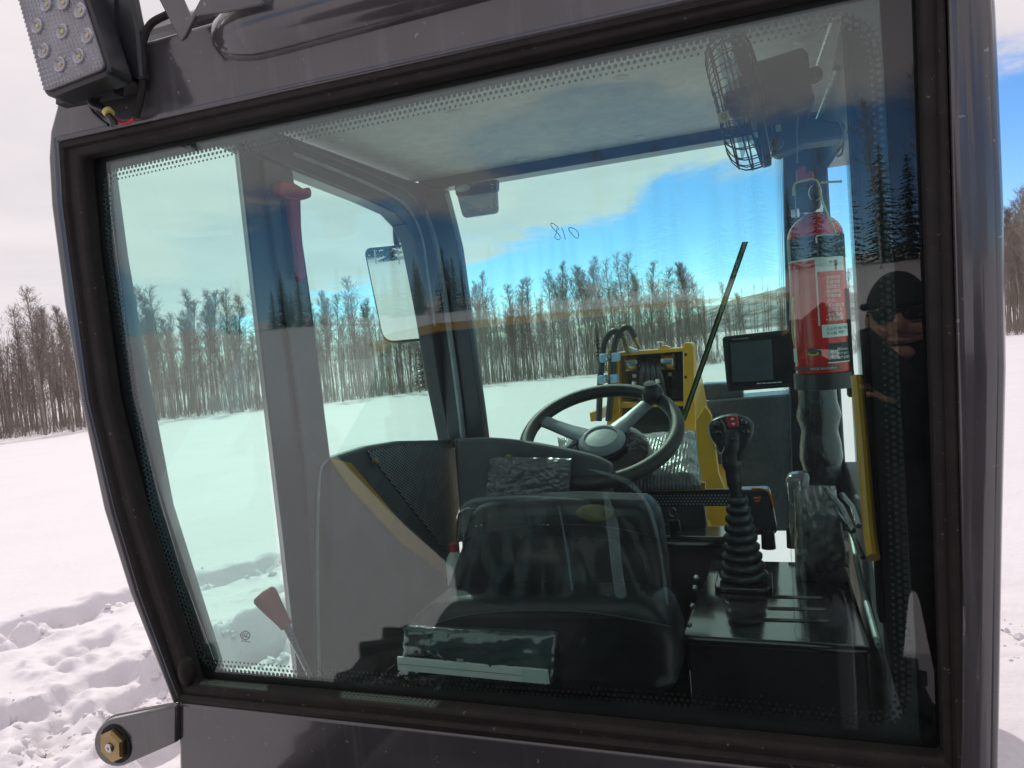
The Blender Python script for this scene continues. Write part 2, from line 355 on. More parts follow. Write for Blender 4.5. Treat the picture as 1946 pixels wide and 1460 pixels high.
GX, GY = np.meshgrid(gx, gy); GZ = ground_h(GX, GY)
far = np.hypot(GX, GY); 
nx, ny = len(gx), len(gy)
me = bpy.data.meshes.new('snow_field'); me.vertices.add(nx*ny); me.vertices.foreach_set('co', np.stack([GX, GY, GZ], -1).astype(np.float32).ravel())
ii, jj = np.meshgrid(np.arange(nx-1), np.arange(ny-1)); a = (jj*nx+ii).ravel()
qd = np.stack([a, a+1, a+nx+1, a+nx], -1).astype(np.int32)
me.loops.add(qd.size); me.loops.foreach_set('vertex_index', qd.ravel()); me.polygons.add(len(qd)); me.polygons.foreach_set('loop_start', np.arange(0, qd.size, 4, dtype=np.int32))
me.polygons.foreach_set('use_smooth', np.ones(len(qd), bool)); me.update(calc_edges=True); me.validate()
SNOW = mat('snow', (.69,.655,.685), .6, spec=.25, vary=(.6, (.72,.685,.715)), bump=[(2.2, .55, .05), (18, .4, .012), (140, .4, .003)])
me.materials.append(SNOW); gob = bpy.data.objects.new('snow_field', me); COL.objects.link(gob); tag(gob, 'white snow field with a trampled trench and pits', kind='structure')
def gz(x, y):                                  # height of the built snow sheet
    i = min(max(int(np.searchsorted(gx, x))-1, 0), nx-2); j = min(max(int(np.searchsorted(gy, y))-1, 0), ny-2)
    u = (x-gx[i])/(gx[i+1]-gx[i]); v = (y-gy[j])/(gy[j+1]-gy[j])
    return float((GZ[j,i]*(1-u)+GZ[j,i+1]*u)*(1-v) + (GZ[j+1,i]*(1-u)+GZ[j+1,i+1]*u)*v)

mb = MB(); rc = random.Random(9)
def clod(c, r):
    vs = []; n, m_ = 7, 5; sd_ = rc.random()*50
    for i in range(m_+1):
        th = math.pi*i/m_
        for k in range(n):
            ph = 2*math.pi*k/n; d = V((math.sin(th)*math.cos(ph), math.sin(th)*math.sin(ph), math.cos(th)*.75)); vs.append(c + d*r*(1+.75*mnoise.noise(d*1.9+V((sd_,0,0)))))
    mb.add(vs, [(i*n+k, (i+1)*n+k, (i+1)*n+(k+1) % n, i*n+(k+1) % n) for i in range(m_) for k in range(n)])
spots = [((-140,1240),(225,1125),150,.34), ((225,1125),(560,1040),130,.34), ((400,1190),(560,1270),150,.40), ((300,1250),(420,1300),60,.3), ((-40,1400),(320,1300),120,.5), ((1925,1190),(1945,1260),40,.4)]
for p_, q_, n_, sp_ in spots:
    a_, b_ = P(*p_, Z=-.1), P(*q_, Z=-.1)
    for k in range(n_):
        c = a_.lerp(b_, rc.random()); x, y = c.x+rc.gauss(0, sp_*.45), c.y+rc.gauss(0, sp_*.45); r = .006+.032*rc.random()**3
        clod(V((x, y, gz(x, y)+r*.1)), r)
tag(obj('snow_clods', mb, SNOW, smooth=50), 'loose broken snow crumbs along the trampled trench', kind='stuff')
# far hill beyond the trees, right of centre
def hillmesh(name, x0, x1, y0, hts, m, depth=260):
    mb = MB(); n = len(hts)*8; prof = np.interp(np.linspace(0, len(hts)-1, n+1), np.arange(len(hts)), hts); rows = 14
    vs = []
    for j in range(rows+1):
        t = j/rows
        for i in range(n+1):
            x = x0+(x1-x0)*i/n; y = y0+depth*t
            h = prof[i]*math.sin(min(t*1.25, 1)*math.pi/2)**1.3*(1 if t < .8 else 1-.5*(t-.8)) + 6*float(fbm(np.array([x*.02]), np.array([y*.02]), 5, 3)[0])*min(1, t*3) - 10
            vs.append((x, y, h))
    mb.add(vs, [(j*(n+1)+i, j*(n+1)+i+1, (j+1)*(n+1)+i+1, (j+1)*(n+1)+i) for j in range(rows) for i in range(n)])
    o = obj(name, mb, m, smooth=180); return tag(o, 'distant low hill speckled with trees and snow', kind='structure')
HILL = mat('wooded snowy hillside', (.13,.125,.125), .95, spec=.1, vary=(.09, (.42,.43,.46)), bump=(.2, .5, 3))
hillmesh('hill', -150, 900, 640, [6, 34, 54, 70, 84, 92, 98, 90, 84, 80, 70, 60, 50], HILL)

# ------------------------------------------------------------------ trees
BARK = mat('grey aspen bark', (.30,.26,.225), .85, spec=.2, vary=(3.0, (.16,.135,.115)), bump=(20, .5, .02), stretch=(1,1,.4))
TWIG = mat('bare grey brown twigs', (.21,.175,.15), .9, spec=.15, vary=(2.0, (.28,.235,.205)))
BIRCH = mat('pale birch bark', (.42,.40,.37), .8, spec=.2, vary=(4.0, (.16,.15,.14)), bump=(20, .4, .02), stretch=(1,1,3))
SPRUCE = mat('dark spruce needles', (.020,.032,.020), .9, spec=.15, vary=(3.0, (.035,.05,.03)))
def rv(r): return V((r.uniform(-1,1), r.uniform(-1,1), r.uniform(-1,1)))
def aspen(seed, H=10.0, dense=1.0, fork=False, lean=0):
    r = random.Random(seed); tr = MB(); cr_ = MB()
    n = 9; pts = []; p = V((0,0,-.3)); d = V((lean+r.uniform(-.03,.03), r.uniform(-.03,.03), 1)).normalized()
    for i in range(n+1):
        pts.append(p.copy()); p = p + d*((H+.3)/n); d = (d + rv(r)*.05).normalized(); d.z = max(d.z, .9)
    r0 = H*.0078*r.uniform(.75,1.3); rads = [r0*(1-.88*i/n)+.006 for i in range(n+1)]
    tr.tube(pts, rads, 7)
    def at(t):
        f = t*n; i = min(int(f), n-1); return pts[i].lerp(pts[i+1], f-i), rads[i]
    nb = int(58*dense); lo = r.uniform(.24, .46)
    for k in range(nb):
        t = lo+(1-lo)*((k+r.random())/nb)**.85; t = min(t, .985); q, rr = at(t)
        az = r.uniform(0, 2*math.pi); up = r.uniform(.35, 1.9)+t*.4; ln = H*(.05+.20*(1-t)**.75*r.uniform(.45,1.25))*(.55+.45*min(1, (t-lo)*5+.2))
        d = V((math.cos(az), math.sin(az), up)).normalized(); b = [q]; dd = d.copy()
        for s in range(4):
            dd = (dd + rv(r)*.24 + V((0,0,.07))).normalized(); b.append(b[-1] + dd*ln/4)
        br = min(rr*.45, .024); cr_.tube(b, [br, br*.72, br*.5, br*.34, br*.2], 3, cap=False)
        for s in range(int(10*dense)):
            u = r.uniform(.15, 1)*3.99; i = int(u); o = b[i].lerp(b[i+1], u-i)
            td = (d*.5 + rv(r)*.85 + V((0,0,.35))).normalized(); tl = ln*r.uniform(.18,.45)+.12
            e1 = o + td*tl*.5; td2 = (td + rv(r)*.4 + V((0,0,.12))).normalized(); e2 = e1 + td2*tl*.5
            cr_.tube([o, e1, e2], [.0085, .006, .0035], 3, cap=False)
            for w in range(3):
                td3 = (td2 + rv(r)*.8 + V((0,0,.2))).normalized(); oo = o.lerp(e2, r.uniform(.3,.95))
                cr_.tube([oo, oo+td3*tl*r.uniform(.25,.6)], [.0055, .003], 3, cap=False)
    for k in range(int(6*dense)):               # dead stubs low on the stem
        q, rr = at(r.uniform(.08, lo)); az = r.uniform(0, 6.28); e = q+V((math.cos(az), math.sin(az), r.uniform(-.2,.6)))*r.uniform(.3,1.1)
        cr_.tube([q, q.lerp(e, .5)+V((0,0,.05)), e], [.014,.009,.004], 3, cap=False)
    return mesh('trunk', tr, BARK), mesh('crown', cr_, TWIG, smooth=0)
def spruce(seed, H=9.0):
    r = random.Random(seed); tr = MB(); cr_ = MB(); tr.tube([(0,0,-.3), (0,0,H*.5), (0,0,H*.97)], [H*.014, H*.008, .01], 6)
    z = H*.06
    while z < H*.99:
        t = z/H; L = H*.19*(1-t)**.8+.08; nb = 9
        for k in range(nb):
            az = 6.283*(k+r.random())/nb; l = L*r.uniform(.65,1.12); d = V((math.cos(az), math.sin(az), 0)); sd_ = V((-d.y, d.x, 0))
            a0 = V((0,0,z+r.uniform(-.1,.1))); droop = r.uniform(.15,.45)
            for s in range(4):
                u0 = l*s/4; u1 = l*(s+1)/4+.06; w = .30*l*(1-s/4.6)*r.uniform(.6,1.1)
                p0 = a0+d*u0-V((0,0,droop*u0)); p1 = a0+d*u1-V((0,0,droop*u1*.9))
                for sg in (-1, 1):
                    cr_.add([p0, p1, p0.lerp(p1,.8)+sd_*sg*w-V((0,0,w*.5))+rv(r)*.05], [(0,1,2)])
        z += H*.032*r.uniform(.8,1.2)
    return mesh('trunk', tr, BARK), mesh('crown', cr_, SPRUCE, smooth=0)
PROTO = [aspen(100+i, 10.0, dn, lean=ln) for i, (dn, ln) in enumerate(((1,0),(1.15,.02),(.9,-.03),(1.05,0),(.8,.03),(1.2,-.01),(1,.01)))]
SPR = [spruce(50+i) for i in range(3)]
BIR = []
for i in range(2):
    t_, c_ = aspen(300+i, 10.0, .75); t_ = t_.copy(); t_.materials[0] = BIRCH; BIR.append((t_, c_))
def plant(name, proto, x, y, h, H0, label, group, rz):
    o = thing(name, label, 'tree', (x, y, gz(x, y)), group); o.rotation_euler = (0, 0, rz); s = h/H0; o.scale = (s*random.uniform(.85,1.15),)*2 + (s,)
    for nm, me_ in zip(('trunk', 'crown'), proto):
        c = bpy.data.objects.new(nm, me_); COL.objects.link(c); c.parent = o
    return o
# edge of the wood: distance ahead of the camera along its axis for a given photograph column
EDGE = [(-500, 44), (0, 50), (500, 60), (1000, 68), (1400, 66), (1700, 60), (1946, 56), (2400, 52)]
def edgepos(px, dD):
    D = np.interp(px, [e[0] for e in EDGE], [e[1] for e in EDGE]) + dD
    d = RW @ V((px-CX, -(px-CX)*.0845, FPX)); q = CAM + d*(D/FPX)
    return q.x, q.y
LOOK = ['straight', 'dense crowned', 'slightly leaning', 'even crowned', 'thin crowned', 'thick crowned', 'slender']
def zone(px):
    for lim, s in ((-30, 'far left of the cab'), (50, 'well left of the cab'), (120, 'just left of the cab'), (265, 'at the left edge of the quarter window'), (400, 'within the quarter window'), (560, 'seen beside the left side post'), (720, 'through the door window left of the mirror'),
                   (880, 'seen behind the left front post'), (1000, 'through the windshield beside the left post'), (1150, 'through the windshield above the steering wheel'), (1330, 'seen above the yellow tower'), (1560, 'seen behind the wiper'), (1870, 'behind the right side of the cab')):
        if px < lim: return s
    return 'right of the cab'
for row, (n_, d0, hm) in enumerate(((80, 0, .95), (74, 4, 1.0), (64, 9, 1.04), (50, 15, 1.07))):
    for k in range(n_):
        px = -130 + (2220)*(k+random.uniform(.05,.95))/n_
        if 1330 < px < 1560 and random.random() < .8: continue      # clearing where the hill shows
        if 1640 < px < 1870 and random.random() < .7: continue
        x, y = edgepos(px, d0+random.uniform(-2.5, 4.0)); h = random.choice((random.uniform(6.0, 8.5), random.uniform(8.2, 10.2), random.uniform(9.4, 11.6)))*hm*(.93 if px < 900 else 1.0); j = (k*3+row) % 7
        g = 'bare grey aspens of the wood beyond the field'
        lab = f"{LOOK[j]} bare aspen {('at the wood edge', 'one row in', 'two rows in', 'deepest row')[row]}, {zone(px)}"
        plant('aspen_tree', PROTO[j], x, y, h, 10.0, lab, g, random.uniform(0, 6.28))
for px, D, h in ((1395, 6, 7.5), (1425, 3, 6.0)):
    x, y = edgepos(px, D); plant('aspen_tree', PROTO[2], x, y, h, 10.0, 'tall bare bush tree at the gap in the wood' if h > 7 else 'small bare tree before the gap in the wood', None, 1.0)
for px, D, h in ((812, 20, 9.5), (830, 14, 7.0), (1490, 60, 8.0), (1140, 8, 5.0)):
    x, y = edgepos(px, D); plant('spruce_tree', SPR[int(px) % 3], x, y, h, 9.0, {812:'tall dark spruce seen against the left front post', 830:'shorter dark spruce next to the left front post', 1490:'dark spruce low on the slope of the far hill', 1140:'dark small spruce hidden among bare trunks mid wood'}[px], None, 0)
# the far mass of the wood, and thin undergrowth along its edge
mb = MB(); r_ = random.Random(5)
for k in range(3500):
    px = -350+2700*r_.random()
    if 1350 < px < 1540 and r_.random() < .8: continue
    x, y = edgepos(px, 9+42*r_.random()); z = float(base_h(x, y)); h = r_.uniform(4.5, 9.8); w = r_.uniform(.02,.07)
    top = V((x+r_.uniform(-.4,.4), y, z+h)); mb.tube([(x,y,z-.4), top], [w, .012], 3, cap=False)
    for s in range(34):
        t = r_.uniform(.3, 1); q = V((x,y,z)).lerp(top, t); l = (1.15-t)*1.7*r_.uniform(.5,1.2)
        mb.tube([q, q+V((r_.uniform(-1,1), r_.uniform(-1,1), r_.uniform(.5,1.6))).normalized()*l], [.013,.004], 3, cap=False)
tag(obj('distant_wood', mb, TWIG, smooth=0), 'dense mass of bare trunks far back in the wood', kind='stuff')
mb = MB()
for k in range(3400):
    px = -350+2700*r_.random(); x, y = edgepos(px, -1.0+abs(r_.gauss(0, 9))); z = float(base_h(x, y)); h = abs(r_.gauss(0, 1.5))+.3
    for s in range(3):
        e = V((x+r_.uniform(-.5,.5)*h, y+r_.uniform(-.5,.5)*h, z+h*r_.uniform(.6,1))); mb.tube([(x,y,z-.2), e], [.012,.004], 3, cap=False)
        mb.tube([V((x,y,z)).lerp(e,.6), e+V((r_.uniform(-.4,.4),r_.uniform(-.4,.4),.1))*h*.5], [.008,.003], 3, cap=False)
tag(obj('undergrowth', mb, TWIG, smooth=0), 'thin bare saplings and brush along the edge of the wood', kind='stuff')
# the wood on the rise behind the photographer, seen mirrored in the glass
def side(x): return 'far left part of' if x < -22 else 'left part of' if x < -10 else 'middle of' if x < 2 else 'right part of'
for k in range(84):
    x = -40 + 66*(k+random.random())/84; y = -43-random.uniform(0, 9)
    if k % 2 == 1 and x > -9: plant('birch_tree', BIR[k % 4 // 2], x, y+5, random.uniform(6.5, 9.5), 10.0, f'pale stemmed bare birch behind, {side(x)} the wood mirrored in the glass', 'pale birches mirrored in the rear window', k)
    else: plant('spruce_tree', SPR[k % 3], x, y, random.uniform(5.0, 7.5) if x > -9 else random.uniform(2.6, 4.6), 9.0, f'dark spruce behind, {side(x)} the wood mirrored in the glass', 'dark spruces mirrored in the rear window', k)

# ================================================================== the loader: cab, tower, engine bay, wheels
LD = thing('wheel_loader', 'compact yellow wheel loader with a dark grey cab seen from behind its rear window', 'loader')
Y0 = 0.0
OUT_L = [(105,205),(93,250),(90,300),(95,390),(120,580),(150,760),(195,970),(245,1130),(328,1342)]
DK_L = [(108,268),(115,390),(127,480),(165,760),(215,970),(262,1130),(338,1335)]        # outer edge of the dark rubber
GL_L = [(150,297),(158,390),(166,480),(205,760),(257,970),(310,1130),(365,1303)]        # where the glass starts
DK_B = [(740,1380),(1300,1442),(1840,1500)]; GL_B = [(740,1338),(1300,1397),(1795,1447)]
DK_T = (1800,-105); GL_T = (1745,-62)
# rear posts, header, sill (painted shell)
sh = PL(OUT_L[::-1], Y=-.025); q = sh[-1]
sh += [V((q.x+.006,-.025,q.z+.018)), V((q.x+.022,-.025,q.z+.036)), V((q.x+.052,-.025,q.z+.055)), V((-.62,-.025,2.15)), V((.62,-.025,2.15)), V((.68,-.025,2.12))]
sh += PL([(1880,-110),(1890,30),(1908,400),(1913,700),(1907,1000),(1900,1460),(1900,1515)], Y=-.025)
sh += PL([DK_B[-1], DK_T] + DK_L, Y=-.025)
mb = MB(); mb.prism(sh, (0,.11,0)); obj('cab_shell', mb, PAINT, LD, bevel=.020, seg=4)
mb = MB(); mb.tube([P(a_-46, b_, Y=-.004) for a_, b_ in ((1878,-110),(1890,30),(1906,400),(1911,700),(1905,1000),(1898,1460),(1896,1515))], .024, 20); obj('corner_tube', mb, PAINT, LD)
mb = MB(); lp = PL([DK_L[-1]]+DK_B, Y=-.02); e1 = P(340,1460,Y=-.02); mb.prism(lp + [V((.60,-.02,.55)), V((e1.x+.005,-.02,.55)), e1], (0,.06,0)); obj('lower_panel', mb, PAINT, LD, bevel=.006)
# rubber seal: a sunk inner lip and a proud outer bead
o_ = PL(DK_L+DK_B+[DK_T], Y=-.012); i_ = PL(GL_L+GL_B+[GL_T], Y=-.012)
mb = MB(); mb.ring(o_, i_, (0,.035,0)); sealo = obj('window_seal', mb, RUBBER, LD, bevel=.008, seg=3)
mid = [p.lerp(q_, .30) for p, q_ in zip(o_, i_)]
mb = MB(); mb.tube(mid+[mid[0]], .009, 8, cap=False); obj('seal_bead', mb, RUBBER, sealo)
# rear glass pane with its black border and dots
gp = PL([(122,262)]+[(a_-22,b_) for a_, b_ in GL_L[1:-1]]+[(330,1345)]+[(740,1382),(1300,1442),(1825,1492)]+[(1775,-112)], Y=.018)
mb = MB(); mb.prism(gp, (0,.005,0)); rg = obj('rear_window', mb, GLASS, LD, smooth=0)
def rounded(pts, rad, k=6):
    out = []
    for i, p in enumerate(pts):
        a, b = pts[i-1], pts[(i+1) % len(pts)]; r = rad[i]
        if r <= 0: out.append(p); continue
        u = p+(a-p).normalized()*r; w = p+(b-p).normalized()*r
        for j in range(k+1): t = j/k; out.append(u*(1-t)**2 + p*2*t*(1-t) + w*t*t)
    return out
def inset_like(outer, inner, n=220):
    def rs(poly):
        L = [0]
        for i in range(len(poly)): L.append(L[-1]+(poly[(i+1) % len(poly)]-poly[i]).length)
        out = []
        for k in range(n):
            s = L[-1]*k/n; i = max(j for j in range(len(poly)) if L[j] <= s+1e-9); t = (s-L[i])/max(L[i+1]-L[i], 1e-9)
            out.append(poly[i].lerp(poly[(i+1) % len(poly)], t))
        return out
    return rs(inner)
inn = rounded(PL([(192,328),(203,480),(285,970),(384,1272),(740,1302),(1240,1338),(1736,1388),(1700,400),(1682,-2)], Y=.0255), [.03,0,0,.03,0,0,.05,0,.075])
fr = inset_like(None, inn, 160)
cen = sum(fr, V((0,0,0)))/len(fr)
def hit(p):                                     # push a border point outward to the pane's edge
    d = (p-cen); best = None; m_ = len(gp)
    for i in range(m_):
        a, b = gp[i], gp[(i+1) % m_]; ex, ez = b.x-a.x, b.z-a.z; den = d.x*ez-d.z*ex
        if abs(den) < 1e-12: continue
        s = ((a.x-cen.x)*ez-(a.z-cen.z)*ex)/den; u = ((a.x-cen.x)*d.z-(a.z-cen.z)*d.x)/den
        if s > 0 and -1e-6 <= u <= 1+1e-6: best = s if best is None else min(best, s)
    q = cen + d*(best or 1.1); q.y = .0255; return q
ou = [hit(p) for p in fr]
mb = MB(); mb.add(ou+fr, [(i, (i+1) % 160, 160+(i+1) % 160, 160+i) for i in range(160)]); obj('glass_border', mb, FRIT, rg, smooth=0)
def dots(mb, line, inward, nrm, pitch, rads, closed=False, row=.9):
    pts = line + ([line[0]] if closed else []); L = [0]
    for i in range(len(pts)-1): L.append(L[-1]+(pts[i+1]-pts[i]).length)
    n = int(L[-1]/pitch); seg_ = 0
    for r_i, rad in enumerate(rads):
        seg_ = 0
        for k in range(n):
            s = (k + (.5 if r_i % 2 else 0))*pitch
            while seg_ < len(L)-2 and L[seg_+1] < s: seg_ += 1
            a, b = pts[seg_], pts[seg_+1]; t = (s-L[seg_])/max(L[seg_+1]-L[seg_], 1e-9); d = (b-a).normalized()
            inw = nrm.cross(d); inw = inw if inw.dot(inward(a)) > 0 else -inw
            c = a.lerp(b, min(t, 1)) + inw*(pitch*row*(r_i+.25)); e = nrm.cross(d)
            mb.add([c + (d*math.cos(1.0472*j)+e*math.sin(1.0472*j))*rad for j in range(6)], [tuple(range(6))])
mb = MB(); dots(mb, fr, lambda p: cen-p, V((0,1,0)), .0088, [.0036,.0030,.0022], True)
tag(obj('border_dots', mb, FRIT, rg, smooth=0), kind='stuff')
# safety mark etched on the left quarter glass, three nested C strokes in an oval with a short code below
def stroke(mb, pts, w, **k): mb.tube(PL(pts, **k), w, 5)

# ---- left wall: inner face at X = -.60
XL = -.60
def LX(pts, x=XL): return PL(pts, X=x)
ip = [(205,330),(225,480),(263,700),(315,970),(412,1278)]; q = PL(ip, Y=.10)
pv = [P(x_p-50, y_p, Y=.03) for x_p, y_p in ip]; qb = [p+V((-.03,.05,0)) for p in q]; pb = [p+V((-.02,.03,0)) for p in pv]; n5 = len(q)
for l_ in (q, pv, qb, pb): l_.append(l_[-1]+V((0,0,-.10))); l_.insert(0, l_[0]+V((0,0,.12)))
n5 = len(q); mb = MB(); fs = []
for i in range(n5-1): fs += [(i, n5+i, n5+i+1, i+1), (i+1, 2*n5+i+1, 2*n5+i, i), (2*n5+i, 2*n5+i+1, 3*n5+i+1, 3*n5+i), (n5+i, 3*n5+i, 3*n5+i+1, n5+i+1)]
q_post = list(q); mb.add(q+pv+qb+pb, fs); obj('rear_post_inner', mb, PAINTIN, LD)
BP = [(452,272),(556,322),(590,560),(612,740),(628,868),(640,1000),(655,1300),(568,1305),(540,1040),(505,740),(478,500)]
mb = MB(); mb.prism(LX(BP), (-.050,.045,0)); bp_ = obj('side_post', mb, PAINTIN, LD, bevel=.006)
mb = MB(); mb.prism(LX([(500,300),(556,325),(628,868),(655,1300),(612,1300),(585,900),(560,700)], XL+.012), (-.012,0,0)); obj('post_trim', mb, PANELG, bp_, bevel=.004)
RAIL = [(452,272),(556,322),(700,380),(752,404),(776,430),(788,460),(846,440),(842,358),(780,343),(550,258),(440,215)]
mb = MB(); mb.prism(LX(RAIL), (-.055,0,0)); rl = obj('roof_rail', mb, PAINTIN, LD, bevel=.006)
mb = MB(); mb.tube(cat(LX([(556,272),(640,305),(730,343),(775,366),(800,400),(820,450),(838,540),(852,640)], XL+.006)), .004, 6); obj('trim_bead', mb, PANELG, rl)
mb = MB(); mb.tube(cat(LX([(556,292),(640,325),(720,360),(762,384),(785,412),(802,455),(812,520),(826,620)], XL+.004)), .005, 6); obj('trim_bead', mb, GREYSP, rl)
AP = [(788,460),(800,520),(815,600),(838,740),(860,850),(922,850),(912,770),(888,600),(870,470),(858,420),(846,400),(842,440)]
mb = MB(); q = LX([(770,425),(788,460),(800,520),(815,600),(838,740),(860,850)]); q2 = [V((-.60, 1.25, p.z)) for p in q]
mb.prism(q+q2[::-1], (-.05,0,0))
w_ = PL([(842,358),(858,420),(870,470),(888,600),(912,770),(922,850)], Y=1.20); w2 = [V((-.602,1.20,p.z)) for p in w_]
mb.prism(w_+w2[::-1], (0,.05,0)); ap_ = obj('front_post', mb, PAINTIN, LD, bevel=.004)
mb = MB(); mb.tube(cat(PL([(806,400),(830,470),(850,600),(872,760),(882,850)], Y=1.19)), .010, 6); obj('post_channel', mb, GREYSP, ap_)
# side panes
def pane(name, pts, ext, m, **k):
    mb = MB(); mb.prism(PL(pts, **k), ext); return obj(name, mb, m, LD, smooth=0)
lft = [p+V((-.004,.004,0)) for p in q_post]; rgt = [V((XL-.03,.34,p.z)) for p in lft]; n7 = len(lft); o7 = V((-.0035,-.002,0)); mb = MB()
mb.add(lft+rgt+[p+o7 for p in lft]+[p+o7 for p in rgt], [(i, n7+i, n7+i+1, i+1) for i in range(n7-1)] + [(2*n7+i+1, 3*n7+i+1, 3*n7+i, 2*n7+i) for i in range(n7-1)]); qp = obj('quarter_window', mb, GLASSF, LD, smooth=80)
dp = pane('door_window', [(545,300),(790,385),(850,850),(650,1300),(600,900)], (-.004,0,0), GLASSF, X=XL-.03)
ws = pane('windshield', [(830,340),(1500,215),(1520,1010),(925,1010)], (0,.005,0), GLASSF, Y=1.215)
mb = MB(); ln = [P(x, y, X=XL-.029) for x, y in ((453,272),(478,500),(505,740),(540,1040),(570,1300))]; dots(mb, ln, lambda p: V((0,-1,0)), V((1,0,0)), .0060, [.0023,.0019,.0014])
tag(obj('border_dots', mb, FRIT, qp, smooth=0), kind='stuff')
mb = MB(); ln = cat([P(x, y, X=XL-.029) for x, y in ((556,322),(640,355),(700,380),(752,404),(776,430),(788,460),(800,520))], 4); dots(mb, ln, lambda p: V((0,-.3,-1)), V((1,0,0)), .0055, [.0021,.0017,.0012])
tag(obj('border_dots', mb, FRIT, dp, smooth=0), kind='stuff')
mb = MB(); ln = cat(PL([(844,362),(858,420),(870,470),(888,600),(912,770),(922,850)], Y=1.214), 4); dots(mb, ln, lambda p: V((1,0,0)), V((0,1,0)), .0058, [.0023,.0019,.0014])
ln = PL([(1484,245),(1490,400),(1496,600),(1502,800),(1506,1000)], Y=1.214); dots(mb, ln, lambda p: V((-1,0,0)), V((0,1,0)), .0058, [.0023,.0020,.0016,.0011])
tag(obj('border_dots', mb, FRIT, ws, smooth=0), kind='stuff')
# pen writing on the windshield: 8 1 0
mb = MB()
f_ = lambda x, y: (1030+x/1877*90, 400+y/1460*70)
for st in ([(660,780),(640,700),(590,630),(480,545),(385,510),(345,560),(400,660),(500,780),(590,870),(680,970),(725,1080),(700,1150),(630,1165),(540,1110),(510,1040),(560,930),(590,830),(575,715)],
           [(775,690),(830,800),(870,930),(905,1060),(925,1160)], [(1050,720),(1110,680),(1220,700),(1350,780),(1430,880),(1450,1010),(1430,1080),(1370,1100),(1290,1050),(1180,930),(1090,820),(1050,720)]):
    mb.tube(cat(PL([f_(*p) for p in st], Y=1.212), 4), .0011, 5)
obj('pen_number', mb, PEN, ws)
mb = MB()
for st in ([(466,1199),(459,1203),(457,1208),(460,1213),(466,1216),(472,1214),(475,1209),(473,1203),(466,1199)], [(463,1203),(460,1207),(464,1211)], [(467,1203),(464,1207),(468,1212)], [(471,1204),(468,1208),(472,1212)]):
    mb.tube(cat(PL(st, X=XL-.024), 4), .0010, 5)
for k in range(6): mb.tube(PL([(460+3*k,1216.5+.5*k),(460+3*k,1219+.5*k)], X=XL-.024), .0009, 5)
obj('safety_mark', mb, INKB, qp)

# ---- right wall
mb = MB(); mb.prism([V((.595,.02,1.0)), V((.595,.02,2.14)), V((.595,.42,2.14)), V((.595,.40,1.0))], (.06,0,0)); rw = obj('right_wall', mb, LINER, LD, bevel=.006)
mb = MB(); mb.prism([V((.585,.34,1.08)), V((.585,.34,2.10)), V((.585,.40,2.10)), V((.585,.385,1.08))], (.01,0,0)); obj('post_trim', mb, LINER, rw, bevel=.003)
mb = MB(); mb.prism([V((.595,.40,1.92)), V((.595,.40,2.14)), V((.595,1.2,2.14)), V((.595,1.2,2.0))], (.06,0,0)); obj('roof_rail', mb, PAINTIN, LD, bevel=.006)
mb = MB(); mb.prism([V((.595,.38,.55)), V((.595,.38,1.05)), V((.595,.62,1.16)), V((.595,1.2,1.20)), V((.595,1.2,.55))], (.06,0,0)); obj('door_panel', mb, PANELG, LD, bevel=.006)
mb = MB(); mb.prism([V((.625,.38,1.05)), V((.625,.38,2.02)), V((.625,1.2,2.04)), V((.625,1.2,1.18))], (.004,0,0)); obj('door_window', mb, GLASSF, LD, smooth=0)
mb = MB(); w_ = PL([(1486,235),(1492,500),(1500,740),(1508,1010)], Y=1.20); mb.prism(w_ + [V((.60,1.20,p.z)) for p in w_[::-1]], (0,.06,0)); fpr = obj('front_post', mb, PAINTIN, LD, bevel=.006)
mb = MB()                                         # lower right post wrapped in crumpled black film
zs = np.linspace(1.42, 1.12, 9)
mb.lathe([(.050+.006*math.sin(k*2.3), float(z)-1.12) for k, z in enumerate(zs[::-1])], (.535, 1.08, 1.12), n=18); obj('film_wrap', mb, CRINKLEB, fpr)
mb = MB(); mb.tube(cat([P(1628,715,X=.575), P(1640,850,X=.575), P(1652,1000,X=.575), P(1660,1060,X=.575)]), .010, 10); obj('yellow_bar', mb, YEL, LD)  # upright yellow bar along the right wall
# ---- ceiling
mb = MB(); mb.box((-.05, .635, 2.165), (1.31, 1.15, .02)); hl = obj('headliner', mb, FABRIC, LD, bevel=.006)
mb = MB(); mb.prism([V((-.63,1.205,2.14)), V((-.63,1.205,2.20)), V((-.63,1.27,2.20)), V((-.63,1.27,2.122)), V((-.63,1.20,2.122))], (1.26,0,0)); obj('front_header', mb, PAINTIN, LD, bevel=.004)
for (x, y) in ((865,215),(1180,150),(640,268),(990,303),(1216,262),(783,343),(1528,80)):
    p = P(x, y, Z=2.152); mb = MB(); mb.lathe([(.019,0),(.018,-.003),(.012,-.006),(.001,-.007)], (p.x, min(p.y, 1.19), 2.155), n=20); obj('trim_button', mb, FABRIC, hl)
mb = MB(); mb.prism([V((x,y,2.178)) for x, y in ((-.68,.10),(-.62,.05),(.62,.05),(.68,.10),(.68,1.24),(.62,1.30),(-.62,1.30),(-.68,1.24))], (0,0,.05)); rf = obj('roof', mb, PAINT, LD, bevel=.02, seg=3)
c0 = P(486, 44, Y=-.055); mb = MB()
lipm = [(.003,-.115),(.020,-.110),(.036,-.092),(.047,-.062),(.053,-.025),(.054,.02),(.054,1.0),(.03,1.03)]
mb.lathe(lipm, (c0.x, -.008, c0.z+.010), ax=(1,0,0), n=36); obj('roof_lip', mb, PAINT, rf, smooth=60)

